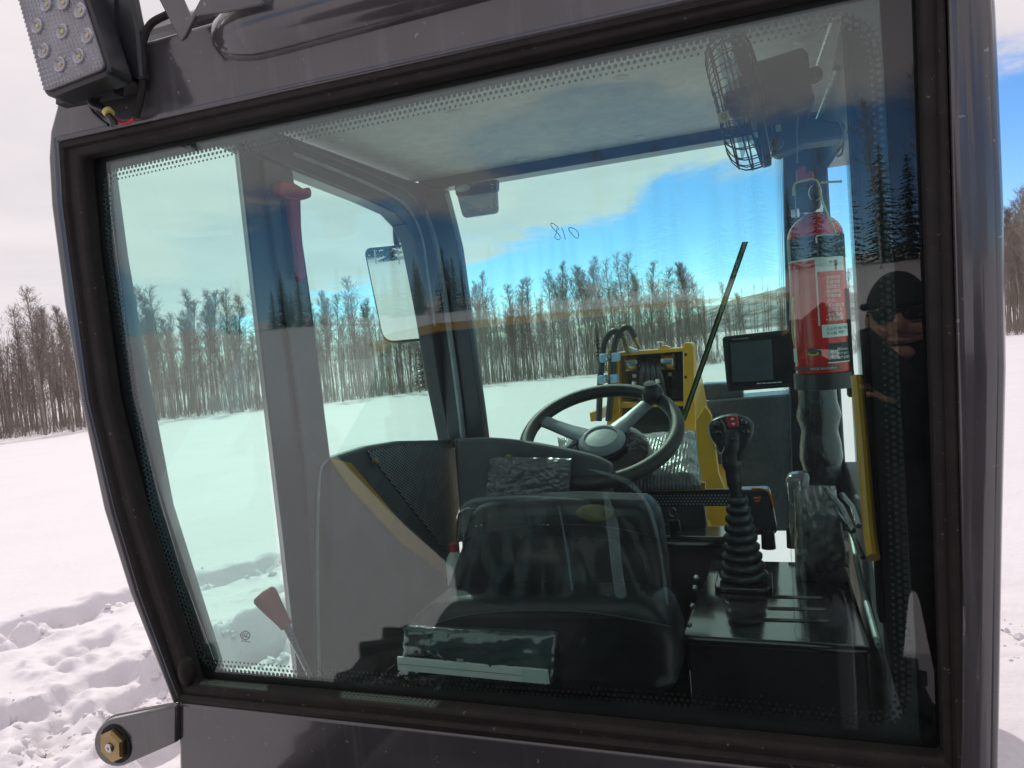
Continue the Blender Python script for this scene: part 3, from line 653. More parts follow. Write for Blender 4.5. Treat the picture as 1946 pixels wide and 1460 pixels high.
# ---- hinge lug with hex nut, lower left
def disc_poly(c, r, Y, a0, a1, n=14): return [P(c[0]+r*math.cos(R(a0+(a1-a0)*k/n)), c[1]+r*1.05*math.sin(R(a0+(a1-a0)*k/n)), Y=Y) for k in range(n+1)]
mb = MB(); mb.prism([P(334,1342,Y=-.03), P(334,1412,Y=-.03)] + disc_poly((222,1412), 44, -.03, 75, 255), (0,.014,0))
lug = obj('hinge_lug', mb, PAINT, LD, bevel=.003)
mb = MB(); mb.prism([P(334,1338,Y=.03), P(334,1405,Y=.03)] + disc_poly((230,1405), 46, .03, 75, 255), (0,.014,0)); obj('lug_plate', mb, PAINT, lug, bevel=.003)
nc = P(221,1413,Y=-.03); mb = MB(); mb.lathe([(.029,-.002),(.031,.002),(.031,.010),(.026,.014),(.010,.0142),(.010,.0120)], nc, ax=(0,-1,0), n=6, ref=(.9,0,.4)); obj('hex_nut', mb, BRASS, lug, smooth=20)
mb = MB(); mb.lathe([(.0085,.008),(.0085,.017),(.007,.0185),(.003,.0185),(.002,.016)], nc, ax=(0,-1,0), n=20); obj('pin_end', mb, STEEL, lug)
mb = MB(); mb.lathe([(.036,0),(.036,.003)], nc, ax=(0,-1,0), n=28); obj('washer', mb, RUBBER, lug)
mb = MB(); pp = P(355,1276,Y=-.01); mb.blob(pp, (.032,.03,.055), 12, 8); obj('rubber_stop', mb, RUBBER, LD)

# ---- work lamp on the roof corner
WL = bpy.data.objects.new('work_light', None); COL.objects.link(WL); WL.parent = LD
lq = [P(30,-22,Y=-.10), P(150,-32,Y=-.10), P(203,132,Y=-.115), P(86,178,Y=-.115)]
cx_ = sum(lq, V((0,0,0)))/4; uu = ((lq[1]-lq[0])+(lq[2]-lq[3])).normalized(); vv = ((lq[0]-lq[3])+(lq[1]-lq[2])); vv = (vv-uu*vv.dot(uu)).normalized(); nn = uu.cross(vv)   # nn points back at the viewer
if nn.y > 0: nn = -nn
def sc(f, d): return [cx_+(p-cx_)*f + nn*d for p in lq]
mb = MB(); mb.prism(rounded(sc(.97,.004), [.012]*4, 4), nn*-.014); lens = obj('lens', mb, LENS, WL, bevel=.003)
mb = MB()                                                        # prismatic ribs moulded in the lens
wq = (lq[1]-lq[0]).length*.90; hq = (lq[0]-lq[3]).length*.90
leds = [(89,9),(121,6),(155,22),(75,52),(124,63),(173,72),(92,101),(125,128),(160,112)]
lpos = [P(x, y, Y=-.108) for x, y in leds]; lpos = [p - nn*((p-cx_).dot(nn)) + nn*.0045 for p in lpos]
for i in range(17):
    for j in range(23):
        e = .35
        c = lq[3].lerp(lq[2], (i+.8)/17.6).lerp(lq[0].lerp(lq[1], (i+.8)/17.6), (j+.8)/23.6) + nn*.0042
        if min((c-p).length for p in lpos) < .0125: continue
        hw = wq/17*.43; hh = hq/23*.43
        mb.add([c-uu*hw-vv*hh, c+uu*hw-vv*hh, c+uu*hw+vv*hh, c-uu*hw+vv*hh, c+nn*.0016], [(0,1,4),(1,2,4),(2,3,4),(3,0,4)])
tag(obj('lens_rib', mb, LENS, WL, smooth=0), kind='stuff')
for p in lpos:
    mb = MB(); mb.lathe([(.0118,0),(.0118,.003),(.0100,.0042),(.0075,.001),(.0045,-.002)], p, ax=nn, n=20); ld_ = obj('led', mb, LENSR, WL); mb = MB(); mb.lathe([(.0040,-.001),(.0034,.002),(.001,.0034)], p, ax=nn, n=12); obj('led_chip', mb, LEDC, WL)
mb = MB(); mb.prism(rounded(sc(1.07,-.002), [.016]*4, 4), nn*-.045); obj('housing', mb, BLACK, WL, bevel=.004)
mb = MB()
for k in range(9):
    f0 = .08+.84*k/8; c = lq[2].lerp(lq[1], f0)*.5+lq[3].lerp(lq[0], f0)*.5; mb.box(c-nn*.070, (1,1,1), Matrix((uu*wq*1.0, nn*.05, vv*.0045)).transposed())
mb.box(cx_-nn*.052, (1,1,1), Matrix((uu*wq*1.02, nn*.02, vv*hq*1.02)).transposed()); obj('heat_sink', mb, BLACK, WL)
mb = MB(); Yb = -.055
mb.prism(PL([(200,-90),(238,-60),(262,60),(268,150),(215,150),(190,60)], Y=Yb), (0,.02,0)); obj('mounting_arm', mb, BLACK, WL, bevel=.005)
mb = MB(); mb.prism(PL([(285,-120),(302,0),(342,78),(352,70),(372,30),(430,22),(500,8),(470,-120),(400,-40),(362,32),(330,-40),(330,-120)], Y=-.075), (0,.006,0)); obj('bracket_plate', mb, PAINT, WL, bevel=.002)
mb = MB(); mb.tube(cat(PL([(318,28),(285,48),(270,90),(272,130),(268,180),(258,222)], Y=-.045)), .006, 8); obj('cable_conduit', mb, RUBBER, WL)
mb = MB(); mb.tube(cat(PL([(168,178),(176,200),(200,212),(212,228),(216,240)], Y=-.07)), .0055, 8); mb.tube(cat(PL([(170,180),(174,208),(190,226),(206,238)], Y=-.065)), .003, 6); mb.tube(cat(PL([(172,186),(200,206),(222,236)], Y=-.06)), .003, 6); obj('lamp_cable', mb, BLACK, WL)
mb = MB(); mb.tube(cat(PL([(216,226),(228,233),(240,234),(254,226)], Y=-.05)), .0032, 8); obj('red_wire', mb, REDP, WL)
mb = MB(); q = P(206,214,Y=-.07); mb.lathe([(.0085,-.004),(.0085,.004)], q, ax=(.6,0,-.7), n=14); obj('yellow_sleeve', mb, YELTAG, WL)

# ---- left door panel and dash
DPp = [(605,925),(608,895),(614,882),(624,872),(700,848),(760,838),(862,834)]
q = LX(DPp, XL+.012); q[-1] = V((q[-1].x, 1.19, q[-1].z))
mb = MB(); mb.prism(q + [V((XL+.012,1.19,.55))] + [V((XL+.012,.475,.55))] + LX([(606,1300),(604,1120)], XL+.012), (-.03,0,0)); dr = obj('door_panel', mb, PANELG, LD, bevel=.006)
mb = MB(); mb.tube(cat(LX([(622,873),(611,888),(606,920),(603,1020),(604,1150),(607,1300)], XL+.016)), .0035, 8); obj('edge_highlight', mb, GREYSP, dr)  # pale tube painted in as the highlight along the panel edge
q = LX([(628,872),(668,880),(770,1000),(860,1078),(852,1098),(760,1030),(668,930)], XL+.018); mb = MB(); mb.prism(q, (-.01,0,0)); obj('yellow_trim', mb, YEL, dr, bevel=.002)
GR = [(700,858),(760,846),(862,842),(876,870),(878,960),(850,1050)]
q = LX(GR, XL+.020); c_ = sum(q, V((0,0,0)))/len(q)
mb = MB(); mb.prism([p-V((.006,0,0)) for p in q], (-.004,0,0)); gr = obj('grille_plate', mb, BLACK, dr)
mb = MB(); ys = [p.y for p in q]; zs_ = [p.z for p in q]
def inside(y, z, poly):
    c = False
    for i in range(len(poly)):
        a, b = poly[i-1], poly[i]
        if (a.z > z) != (b.z > z) and y < (b.y-a.y)*(z-a.z)/(b.z-a.z)+a.y: c = not c
    return c
r0_ = 0; y = min(ys)
while y < max(ys):
    z = min(zs_) + (.0045 if r0_ % 2 else 0)
    while z < max(zs_):
        if inside(y, z, q): mb.add([V((XL+.0165, y+.0034*math.cos(1.0472*j), z+.0034*math.sin(1.0472*j))) for j in range(6)], [tuple(range(6))])
        z += .009
    y += .0078; r0_ += 1
tag(obj('grille_hole', mb, GREYSP, dr, smooth=0), kind='stuff')  # pale discs: snow light through the holes put into the colour
for x, y in ((711,878),):
    p = P(x, y, X=XL+.022); mb = MB(); mb.lathe([(.014,0),(.014,.003),(.009,.004),(.009,.010),(.006,.012)], p, ax=(1,0,0), n=6); obj('bolt', mb, BRASS, dr)
# front lower panel and steering console
q = PL([(862,834),(930,834),(1000,842),(1075,856),(1130,868),(1250,884),(1330,900),(1345,1010)], Y=1.16); mb = MB(); mb.prism(q + [V((q[-1].x,1.16,.6)), V((q[0].x-.01,1.16,.6))], (0,.03,0)); dsh = obj('dash_panel', mb, PANELG, LD, bevel=.005)
mb = MB(); cq = cat(PL([(868,836),(930,834),(1000,841),(1075,855),(1128,868),(1162,884)], Y=.685), 4); mb.prism(cq + PL([(1165,975),(872,985)], Y=.685), (0,.03,0)); cw = obj('arc_panel', mb, PANELG, LD, bevel=.008, seg=3)  # added panel, outlined after an arc taken for a reflection
p = P(966,870,Y=.684); mb = MB(); mb.lathe([(.010,0),(.010,.003),(.006,.004),(.006,.008)], p, ax=(0,-1,0), n=6); obj('bolt', mb, BRASS, cw)
# crinkled pad over the dash: a wavy sheet with real thickness
def padsheet(corners, n, m, thick, amp, m_, seed, **k):
    yy = k.get('Y'); yy = yy if isinstance(yy, tuple) else (yy, yy)
    a, b, c, d = [P(*p, Y=y_) for p, y_ in zip(corners, (yy[0], yy[0], yy[1], yy[1]))]; mb = MB(); r = random.Random(seed); vs = []
    nr = (b-a).cross(d-a).normalized(); nr = -nr if nr.y > 0 else nr
    for s in (0, 1):
        for j in range(m+1):
            for i in range(n+1):
                u, v = i/n, j/m; p = a.lerp(b, u).lerp(d.lerp(c, u), v); e = min(u, 1-u, v*.6, (1-v)*.6)
                bulge = thick*(1-math.exp(-e*14)); rg_ = lambda *q: 1-2*abs(mnoise.noise(V(q))); wv = amp*(1.0*rg_(u*5+seed+v*2.5, v*3-u*1.5, seed)+.7*rg_(u*11-v*6, v*7+u*3, seed+3)**3+.35*rg_(u*25+v*9, v*15, seed+7)**3)
                vs.append(p + (nr*(bulge+wv) if s == 0 else V((0,0,0)) - nr*.01))
    N = (n+1)*(m+1); fs = []
    for j in range(m):
        for i in range(n):
            q = j*(n+1)+i; fs += [(q, q+1, q+n+2, q+n+1), (N+q+1, N+q, N+q+n+1, N+q+n+2)]
    for i in range(n): fs += [(i+1, i, N+i, N+i+1), (m*(n+1)+i, m*(n+1)+i+1, N+m*(n+1)+i+1, N+m*(n+1)+i)]
    for j in range(m): fs += [(j*(n+1), (j+1)*(n+1), N+(j+1)*(n+1), N+j*(n+1)), ((j+1)*(n+1)+n, j*(n+1)+n, N+j*(n+1)+n, N+(j+1)*(n+1)+n)]
    return mb.add(vs, fs)
mb = padsheet([(935,868),(1085,872),(1080,938),(922,946)], 56, 34, .012, .006, CRINKLE, 3, Y=(.66,.655)); obj('crumpled_wrap', mb, CRINKLE, dsh, smooth=80)
mb = padsheet([(1060,835),(1322,822),(1332,925),(1075,930)], 60, 30, .03, .004, FILMPAD, 5, Y=(1.15,.90)); obj('column_pad', mb, FILMPAD, dsh, smooth=80)
# perforated strip under the pad
q = PL([(1050,936),(1392,930),(1392,962),(1048,962)], Y=1.00); mb = MB(); mb.prism(q, (0,.012,0)); ps = obj('perforated_strip', mb, BLACK, dsh)
mb = MB(); r_i = 0; z = q[2].z+.006
while z < q[0].z-.004:
    x = q[3].x+.006+(.0045 if r_i % 2 else 0)
    while x < q[2].x-.004: mb.add([V((x+.0032*math.cos(1.0472*j), .9985, z+.0032*math.sin(1.0472*j))) for j in range(6)], [tuple(range(5,-1,-1))]); x += .009
    z += .0078; r_i += 1
tag(obj('perforation', mb, GREYSP, dsh, smooth=0), kind='stuff')  # light grey discs paint in the brightness seen through the mesh
mb = MB(); mb.prism(PL([(1090,928),(1340,918),(1340,932),(1090,937)], Y=.998), (0,.02,0)); obj('yellow_edge', mb, YEL, dsh)
mb = MB(); mb.box((.0,1.02,.80), (.62,.14,.50)); obj('console_body', mb, BLACKG, dsh, bevel=.02)
# floor and rear bulkhead inside the cab
mb = MB(); mb.box((0,.60,.56), (1.16,1.14,.04)); obj('cab_floor', mb, RUBBER, LD)
# ---- steering wheel
SWc = V((.000,.86,1.350)); al = R(29); sx = V((1,0,0)); sy = V((0,math.cos(al),math.sin(al))); sn = sx.cross(sy)
SR = .198
SW = bpy.data.objects.new('steering_wheel', None); COL.objects.link(SW); SW.parent = LD; SW.location = SWc
ring = [SWc + (sx*math.cos(2*math.pi*k/64)+sy*math.sin(2*math.pi*k/64))*SR for k in range(65)]
mb = MB(); mb.tube(ring, .0185, 14, cap=False); obj('rim', mb, mat('grained wheel rim rubber', (.017,.018,.018), .5, vary=(40, (.028,.029,.029), .1), bump=[(500, .5, .001)]), SW, smooth=60)
for ang in (52, 158):
    d = sx*math.cos(R(ang))+sy*math.sin(R(ang)); e = sn.cross(d)
    prof = []
    for t, w, dp_ in ((.05,.026,-.022),(.10,.022,-.018),(.15,.019,-.010),(.198,.020,0)):
        prof.append((SWc+d*t+sn*dp_, w))
    mb = MB(); vs = []
    for c, w in prof: vs += [c+e*w+sn*.004, c+e*w*.6+sn*.009, c-e*w*.6+sn*.009, c-e*w+sn*.004, c-e*w-sn*.006, c+e*w-sn*.006]
    fs = [(6*i+k, 6*i+(k+1) % 6, 6*i+6+(k+1) % 6, 6*i+6+k) for i in range(3) for k in range(6)] + [(5,4,3,2,1,0), tuple(range(18,24))]
    mb.add(vs, fs); obj('spoke', mb, GREYSP, SW, bevel=.002)
mb = MB(); mb.lathe([(.060,-.034),(.063,-.026),(.058,-.016),(.044,-.010),(.042,-.014),(.02,-.012),(.001,-.012)], SWc, ax=sn, n=32); obj('hub_cap', mb, GREYSP, SW)
mb = MB(); mb.lathe([(.045,-.30),(.05,-.05),(.07,-.03)], SWc, ax=sn, n=24); obj('column', mb, BLACK, SW)
mb = MB(); mb.lathe([(.115,-.10),(.125,-.085),(.118,-.06),(.09,-.045)], SWc, ax=sn, n=36); obj('column_shroud', mb, CRINKLEB, SW)
kd = sx*math.cos(R(56))+sy*math.sin(R(56)); kp = SWc+kd*SR
mb = MB(); kc = P(1240,748,Y=kp.y-.03); mb.blob(kc, (.058,.058,.062), 20, 14); obj('spinner_knob', mb, BLACK, SW)
mb = MB(); mb.tube([kp-kd*.02, kp+sn*.01, kc], [.012,.012,.014], 10); mb.lathe([(.016,.0),(.016,.003),(.001,.0045)], kc+V((-.004,-.012,.026)), ax=(0,-.4,.9), n=16); obj('knob_stem', mb, BLACKG, SW)
# clear film drawn over the column: thin arched sheet
# ---- seat with plastic cover and pouch
ST = bpy.data.objects.new('operator_seat', None); COL.objects.link(ST); ST.parent = LD
def cushion(pts, Yf, Yb, m, name, bev=.03, parent=ST):
    mb = MB(); fr_ = PL(pts, Y=Yf); k_ = [V((p.x, Yb, p.z)) for p in fr_]; mb.prism(fr_, (0, Yb-Yf, 0)); return obj(name, mb, m, parent, bevel=bev, seg=4, smooth=60)
cushion([(872,1040),(884,985),(900,968),(930,958),(1080,952),(1215,957),(1240,972),(1252,1030),(1264,1140),(1270,1230),(820,1230),(836,1140)], .44, .56, LEATHER, 'backrest', .035)
cushion([(752,1285),(756,1215),(775,1180),(815,1150),(900,1140),(1200,1140),(1262,1160),(1285,1230),(1288,1330),(760,1320)], .34, .50, LEATHER, 'lumbar_back', .04)
cushion([(866,975),(884,966),(910,968),(905,1000),(885,1030),(862,1035)], .47, .53, CRINKLEB, 'headrest_wrap', .012)
q = P(1000,1300,Y=.62); mb = MB(); mb.box((q.x+.03, .72, .88), (.46,.44,.12)); obj('seat_cushion', mb, LEATHER, ST, bevel=.04, seg=4)
mb = MB(); mb.box((q.x+.03, .62, .70), (.40,.40,.24)); mb.prism(PL([(742,1335),(765,1300),(790,1298),(790,1345)], Y=.36), (0,.02,0)); obj('seat_base', mb, BLACKG, ST, bevel=.01)
mb = MB(); mb.prism(PL([(733,1340),(762,1302),(778,1302),(774,1340)], Y=.345), (0,.01,0)); obj('seat_bracket', mb, YEL, ST)
for (x0, y0, x1, y1) in ((727,1293,775,1296),(748,1324,790,1328)):
    a = P(x0,y0,Y=.335); b = P(x1,y1,Y=.335); mb = MB(); mb.tube([a,b], .0042, 8); mb.lathe([(.0085,-.003),(.0085,.005)], a, ax=b-a, n=12); obj('adjuster_bolt', mb, BLACK, ST)
mb = MB(); q = P(1130,975,Y=.432); mb.blob(q, (.078,.008,.036), 20, 8); obj('badge', mb, mat('olive badge', (.10,.095,.035), .4, vary=(40, (.13,.12,.05))), ST)
mb = MB(); mb.tube(cat(PL([(868,1030),(960,1004),(1060,998),(1160,1003),(1250,1024)], Y=.437)), .0022, 6); mb.tube(cat(PL([(842,1125),(950,1119),(1060,1118),(1180,1120),(1262,1128)], Y=.437)), .0020, 6); mb.tube(cat(PL([(1068,1000),(1090,1080),(1096,1135)], Y=.437)), .0016, 6); obj('seam', mb, BLACK, ST)
mb = MB(); mb.tube(cat(PL([(770,1205),(900,1168),(1100,1163),(1275,1192)], Y=.337)), .0022, 6); obj('seam', mb, BLACK, ST)
for x, y in ((905,1000),(915,998),(1033,997),(1041,998)): mb = MB(); mb.blob(P(x,y,Y=.434), (.004,.003,.004), 6, 5); obj('snap_button', mb, STEEL, ST)
for x, y, y_ in ((1230,1040,.60),(1324,1098,.42),(1321,1118,.42),(1310,1187,.42),(1316,1152,.42)):
    mb = MB(); p = P(x, y, Y=y_); mb.lathe([(.0065,0),(.0065,.0015),(.004,.002),(.004,.005),(.002,.006)], p, ax=(-.3,-1,0), n=6); obj('panel_bolt', mb, BRASS if y_ > .5 else STEEL, LD)
# loose clear cover over the backrest: draped film with folds
mb = MB(); n_, m_ = 40, 30; vs = []
for j in range(m_+1):
    for i in range(n_+1):
        u, v = i/n_, j/m_; x0 = 868-80*v**1.5; x1 = 1168+118*(v**.6); px = x0+(x1-x0)*u; py = 930+380*v + 55*(abs(u-.45)**2.2)*(1-v)*3
        p = P(px, py, Y=.415-.10*v); edge_ = min(u,1-u)
        p.y += .03*math.exp(-edge_*16)*(1 if u > .5 else .6) + .010*mnoise.noise(V((u*6,v*3,1))) + .006*mnoise.noise(V((u*17,v*6,2)))
        vs.append(p)
mb.add(vs, [(j*(n_+1)+i, j*(n_+1)+i+1, (j+1)*(n_+1)+i+1, (j+1)*(n_+1)+i) for j in range(m_) for i in range(n_)]); obj('clear_cover', mb, CLEAR, ST, smooth=180)
def ribbon(name, pts, ws, Y, m, par):
    c = cat([P(a, b, Y=Y+.012*math.sin(i*1.7)) for i, (a, b) in enumerate(pts)], 6); n_ = len(c); mb = MB(); vs = []
    for i, p in enumerate(c):
        d = (c[min(i+1, n_-1)]-c[max(i-1, 0)]).normalized(); s = V((d.z, 0, -d.x)); w = np.interp(i/(n_-1), np.linspace(0, 1, len(ws)), ws)
        vs += [p-s*w, p-V((0,.006,0)), p+s*w]
    mb.add(vs, [(3*i+k, 3*i+k+1, 3*i+k+4, 3*i+k+3) for i in range(n_-1) for k in (0, 1)]); return obj(name, mb, m, par, smooth=180)
ribbon('film_fold_sheen', [(1120,892),(1190,915),(1228,955),(1250,1020),(1262,1100),(1272,1200),(1278,1270)], [.001,.006,.004,.003,.003,.004,.002], .395, FOLD, ST)
ribbon('film_fold_sheen', [(1150,935),(1164,1000),(1172,1080),(1186,1170),(1200,1250),(1212,1310)], [.004,.012,.011,.012,.013,.006], .375, FOLD, ST)
ribbon('film_fold_sheen', [(1062,960),(1078,1050),(1090,1140),(1098,1200)], [.001,.003,.002,.001], .40, FOLD, ST)
ribbon('film_fold_sheen', [(870,975),(900,952),(1000,944),(1110,950)], [.001,.004,.003,.001], .40, FOLD, ST)
# ---- right console with joystick
ct = [(.235,.43),(.578,.43),(.570,.93),(.250,.93)]
mb = MB(); mb.prism([V((x,y,1.0)) for x, y in ct], (0,0,-.016)); cn = obj('console', mb, BLACKG, LD, bevel=.008, seg=3)
mb = MB(); mb.prism([V((x,y,.984)) for x, y in ((.245,.445),(.572,.445),(.566,.92),(.256,.92))], (0,0,-.42)); obj('console_body', mb, BLACKG, cn, bevel=.006)
mb = MB()
for k in range(3):
    a = P(1466-8*k, 1133+22*k, Z=1.0015); b = P(1563+6*k, 1136+22*k, Z=1.0015); w = (b-a).normalized(); n_ = V((-w.y, w.x, 0))*.007
    mb.add(rounded([a-n_, b-n_, b+n_, a+n_], [.006]*4, 4), [tuple(range(20))])
obj('vent_slot', mb, RUBBER, cn, smooth=0)
mb = MB(); a = P(1650,1200,Z=1.0); mb.tube([V((.590,.44,1.0)), V((.585,.70,1.03)), V((.583,.92,1.10))], .006, 8); obj('console_trim', mb, GREYSP, cn)
JS = bpy.data.objects.new('joystick', None); COL.objects.link(JS); JS.parent = LD
jb = P(1414,1108,Z=1.004); jt = P(1392,880,Y=jb.y+.005); jx = (jt-jb).normalized()
mb = MB(); hw = .062; mb.prism(rounded([V((jb.x-hw,jb.y-hw,1.001)), V((jb.x+hw,jb.y-hw,1.001)), V((jb.x+hw,jb.y+hw,1.001)), V((jb.x-hw,jb.y+hw,1.001))], [.018]*4, 5), (0,0,.012)); obj('base_plate', mb, BLACKG, JS, bevel=.003)
bt = P(1402,955,Y=jb.y); H = (bt-jb).length; ax = (bt-jb).normalized(); pr = []
for k in range(9):
    r = .054-.030*(k/8)**.9; h = .012+(H-.012)*k/8.2; dh = (H-.012)/8.2; pr += [(r*.80, h), (r, h+dh*.22), (r*1.01, h+dh*.55), (r*.86, h+dh*.85)]
pr += [(.016, H+.002), (.010, H+.012)]
mb = MB(); mb.lathe(pr, jb, ax=ax, n=28, cap=False); obj('bellows', mb, mat('black rubber bellows', (.016,.019,.025), .35, vary=(40, (.028,.032,.038), .1)), JS, smooth=60)
gp_ = [(1402,955),(1396,920),(1391,885),(1389,850),(1390,815)]; gl_ = PL(gp_, Y=jb.y+.005)
mb = MB(); mb.tube(cat(gl_, 4), [.014]*4+[.017]*4+[.022]*4+[.026]*4+[.024], 16); obj('grip', mb, BLACK, JS)
hc = P(1390,825,Y=jb.y-.005)
hd = PL(rounded([V((a,b,0)) for a, b in ((1344,812),(1356,794),(1395,785),(1425,796),(1434,812),(1425,850),(1405,880),(1378,880),(1358,850))], [8]*9, 3) and [(1344,814),(1350,800),(1368,793),(1395,788),(1420,796),(1433,808),(1430,830),(1420,856),(1408,880),(1378,880),(1366,856),(1350,832)], Y=jb.y-.012)
mb = MB(); mb.prism(hd, (0,.040,0)); obj('grip_head', mb, BLACK, JS, bevel=.012, seg=4)
mb = MB(); mb.tube(cat([p+V((0,-.004,0)) for p in PL([(1347,812),(1352,835),(1368,862),(1378,845),(1378,812),(1370,798)], Y=jb.y-.012)], 4), .0016, 6); obj('grip_seam', mb, GREYSP, JS)
mb = MB(); mb.prism(rounded(PL([(1380,790),(1402,790),(1405,812),(1383,814)], Y=jb.y-.020), [.006]*4, 4), (0,.012,0)); rb = obj('red_button', mb, REDP, JS, bevel=.003)
mb = MB(); Yb = jb.y-.0215
mb.add(PL([(1392,793),(1396,798),(1388,798)], Y=Yb), [(0,2,1)]); mb.add(PL([(1394,809),(1398,804),(1389.5,804)], Y=Yb), [(0,1,2)]); obj('arrow_mark', mb, INK, rb, smooth=0)
for x, y in ((1362,807),(1366,822),(1394,834),(1413,803),(1417,820)):
    p = P(x, y, Y=jb.y-.016); mb = MB(); mb.blob(p, (.017,.012,.014), 14, 8); obj('button', mb, BLACKG, JS, smooth=80)
for x, y, s in ((1460,1018,.017),(1505,1015,.013)):
    p = P(x, y+10, Z=1.02); mb = MB(); mb.lathe([(s*1.1,-.02),(s,.028),(s*.9,.03),(s*.8,.026)], (p.x, min(p.y, 1.05), 1.02), n=22); obj('socket_cup', mb, BLACK, cn)
mb = MB(); p = P(1440,975,Y=1.06); mb.prism(rounded(PL([(1392,932),(1462,930),(1478,1015),(1420,1020)], Y=1.05), [.012]*4, 4), (0,.05,0)); fb = obj('flasher_box', mb, SLATE, LD, bevel=.006)
mb = MB(); mb.tube(cat(PL([(1428,929),(1450,930),(1462,938),(1470,965)], Y=1.046), 4), .0028, 6); mb.tube(PL([(1432,947),(1446,946)], Y=1.046), .003, 6); mb.tube(PL([(1434,953),(1444,952)], Y=1.046), .003, 6); obj('orange_edge', mb, ORANGE, fb)
# arm rest under crumpled film, and a clear tube added as a reflected streak
mb = padsheet([(1506,922),(1588,925),(1612,1075),(1512,1105)], 24, 30, .05, .012, CRINKLE, 9, Y=.80); ar = obj('wrapped_armrest', mb, CRINKLE, LD, smooth=80)
mb = MB(); q = PL([(1492,905),(1540,900),(1535,960),(1500,965)], Y=.79); mb.prism(q, (0,.06,0)); obj('wrapped_end', mb, CRINKLE, ar, bevel=.015, seg=3)
vs = []
for j in range(25):
    t = j/24; c = P(1508+18*t, 915+310*t, Y=.74-.30*t)
    for k in range(10): q_ = 2*math.pi*k/10; rr = .010+.002*mnoise.noise(V((t*20,k,0))); vs.append(c+V((math.cos(q_)*rr*1.3, math.sin(q_)*rr, 0)))
mb = MB(); mb.add(vs, [(j*10+k, j*10+(k+1) % 10, j*10+10+(k+1) % 10, j*10+10+k) for j in range(24) for k in range(10)]); obj('streak_tube', mb, CLEAR, ar, smooth=80)
mb = MB()
for x0, y0, x1, y1 in ((1570,930,1622,1010),(1590,975,1640,1060),(1600,940,1632,1000)): mb.tube([P(x0,y0,Y=.78), P((x0+x1)/2+4,(y0+y1)/2-6,Y=.70), P(x1,y1,Y=.62)], .006, 6)
obj('belt_film', mb, CRINKLEB, ar)
# park brake lever, rear left
a = P(590,1287,Y=.16); b = P(543,1188,Y=.145); c = P(510,1142,Y=.14)
mb = MB(); mb.tube([a, a.lerp(b,.5), b], [.0045,.006,.008], 10); lv = obj('brake_lever', mb, STEEL, LD)
d = (c-b).normalized(); mb = MB(); mb.lathe([(.012,-.004),(.013,.008),(.018,.035),(.023,.062),(.0235,.070),(.020,.076),(.001,.079)], b, ax=d, n=24); obj('grip', mb, REDB, lv)
# ---- rear view mirror hung from the front header, wiper, door mirror
mb = MB(); mb.prism(rounded(PL([(866,362),(942,340),(946,405),(880,415)], Y=1.10), [.008,.008,.016,.016], 4), (0,.012,0)); rm = obj('rear_view_mirror', mb, SMOKE, LD)
mb = MB(); mb.prism(rounded(PL([(863,352),(943,340),(942,362),(866,372)], Y=1.105), [.006]*4, 3), (0,.03,0)); obj('clip', mb, PANELG, rm, bevel=.003)
p = P(880,358,Y=1.10); mb = MB(); mb.blob(p, (.05,.02,.022), 14, 8); obj('suction_cup', mb, GREYSP, rm)
mb = MB()
for k in range(9): mb.tube([P(884+7*k, 408-1.2*k, Y=1.097), P(888+7*k, 400-1.2*k, Y=1.097)], .0012, 5)
for k in range(8): mb.tube([P(938+.6*k, 352+6*k, Y=1.097), P(932+.8*k, 350+6*k, Y=1.097)], .0012, 5)
obj('edge_serration', mb, GREYSP, rm)
mb = MB(); a = P(1416,460,Y=1.245); b = P(1297,800,Y=1.235); d = (b-a); mb.tube([a, a.lerp(b,.5), b], .0042, 6); wp = obj('wiper_arm', mb, OLIVE, LD)
mb = MB(); off = V((.006,.004,0)); mb.tube([a+off, b+off], .0028, 6); mb.tube([a-off*.9, b-off*.9], .0026, 6); obj('wiper_blade', mb, RUBBER, wp)
mc = P(768,558,Y=1.35); nrm = V((.20,-.97,-.040)).normalized(); mu = V((0,0,1)).cross(nrm).normalized(); mu = mu if mu.x > 0 else -mu; mv = nrm.cross(mu); mv = mv if mv.z > 0 else -mv
def mpoly(s, d): return [mc + mu*x*s + mv*z*s + nrm*d for x, z in ((-.098,.128),(.098,.128),(.098,-.128),(-.072,-.128))]
mb = MB(); mb.prism(rounded(mpoly(1.36,0), [.03,.03,.03,.045], 6), nrm*-.03); sm = obj('side_mirror', mb, BLACK, LD, bevel=.006)
mb = MB(); mb.add(rounded(mpoly(1.28,.0015), [.028,.028,.028,.042], 6), [tuple(range(28))]); mg = obj('mirror_glass', mb, MIRR, sm, smooth=0)
mb = MB(); mb.tube(cat([mc+mv*.10-nrm*.04, P(755,470,Y=1.38), P(752,430,Y=1.36), P(758,410,Y=1.33), P(775,402,Y=1.29), V((-.62,1.22,1.93))]), .011, 8); mb.tube([P(756,448,Y=1.37), V((-.60,1.24,1.90))], .009, 8); obj('mirror_arm', mb, BLACK, sm)

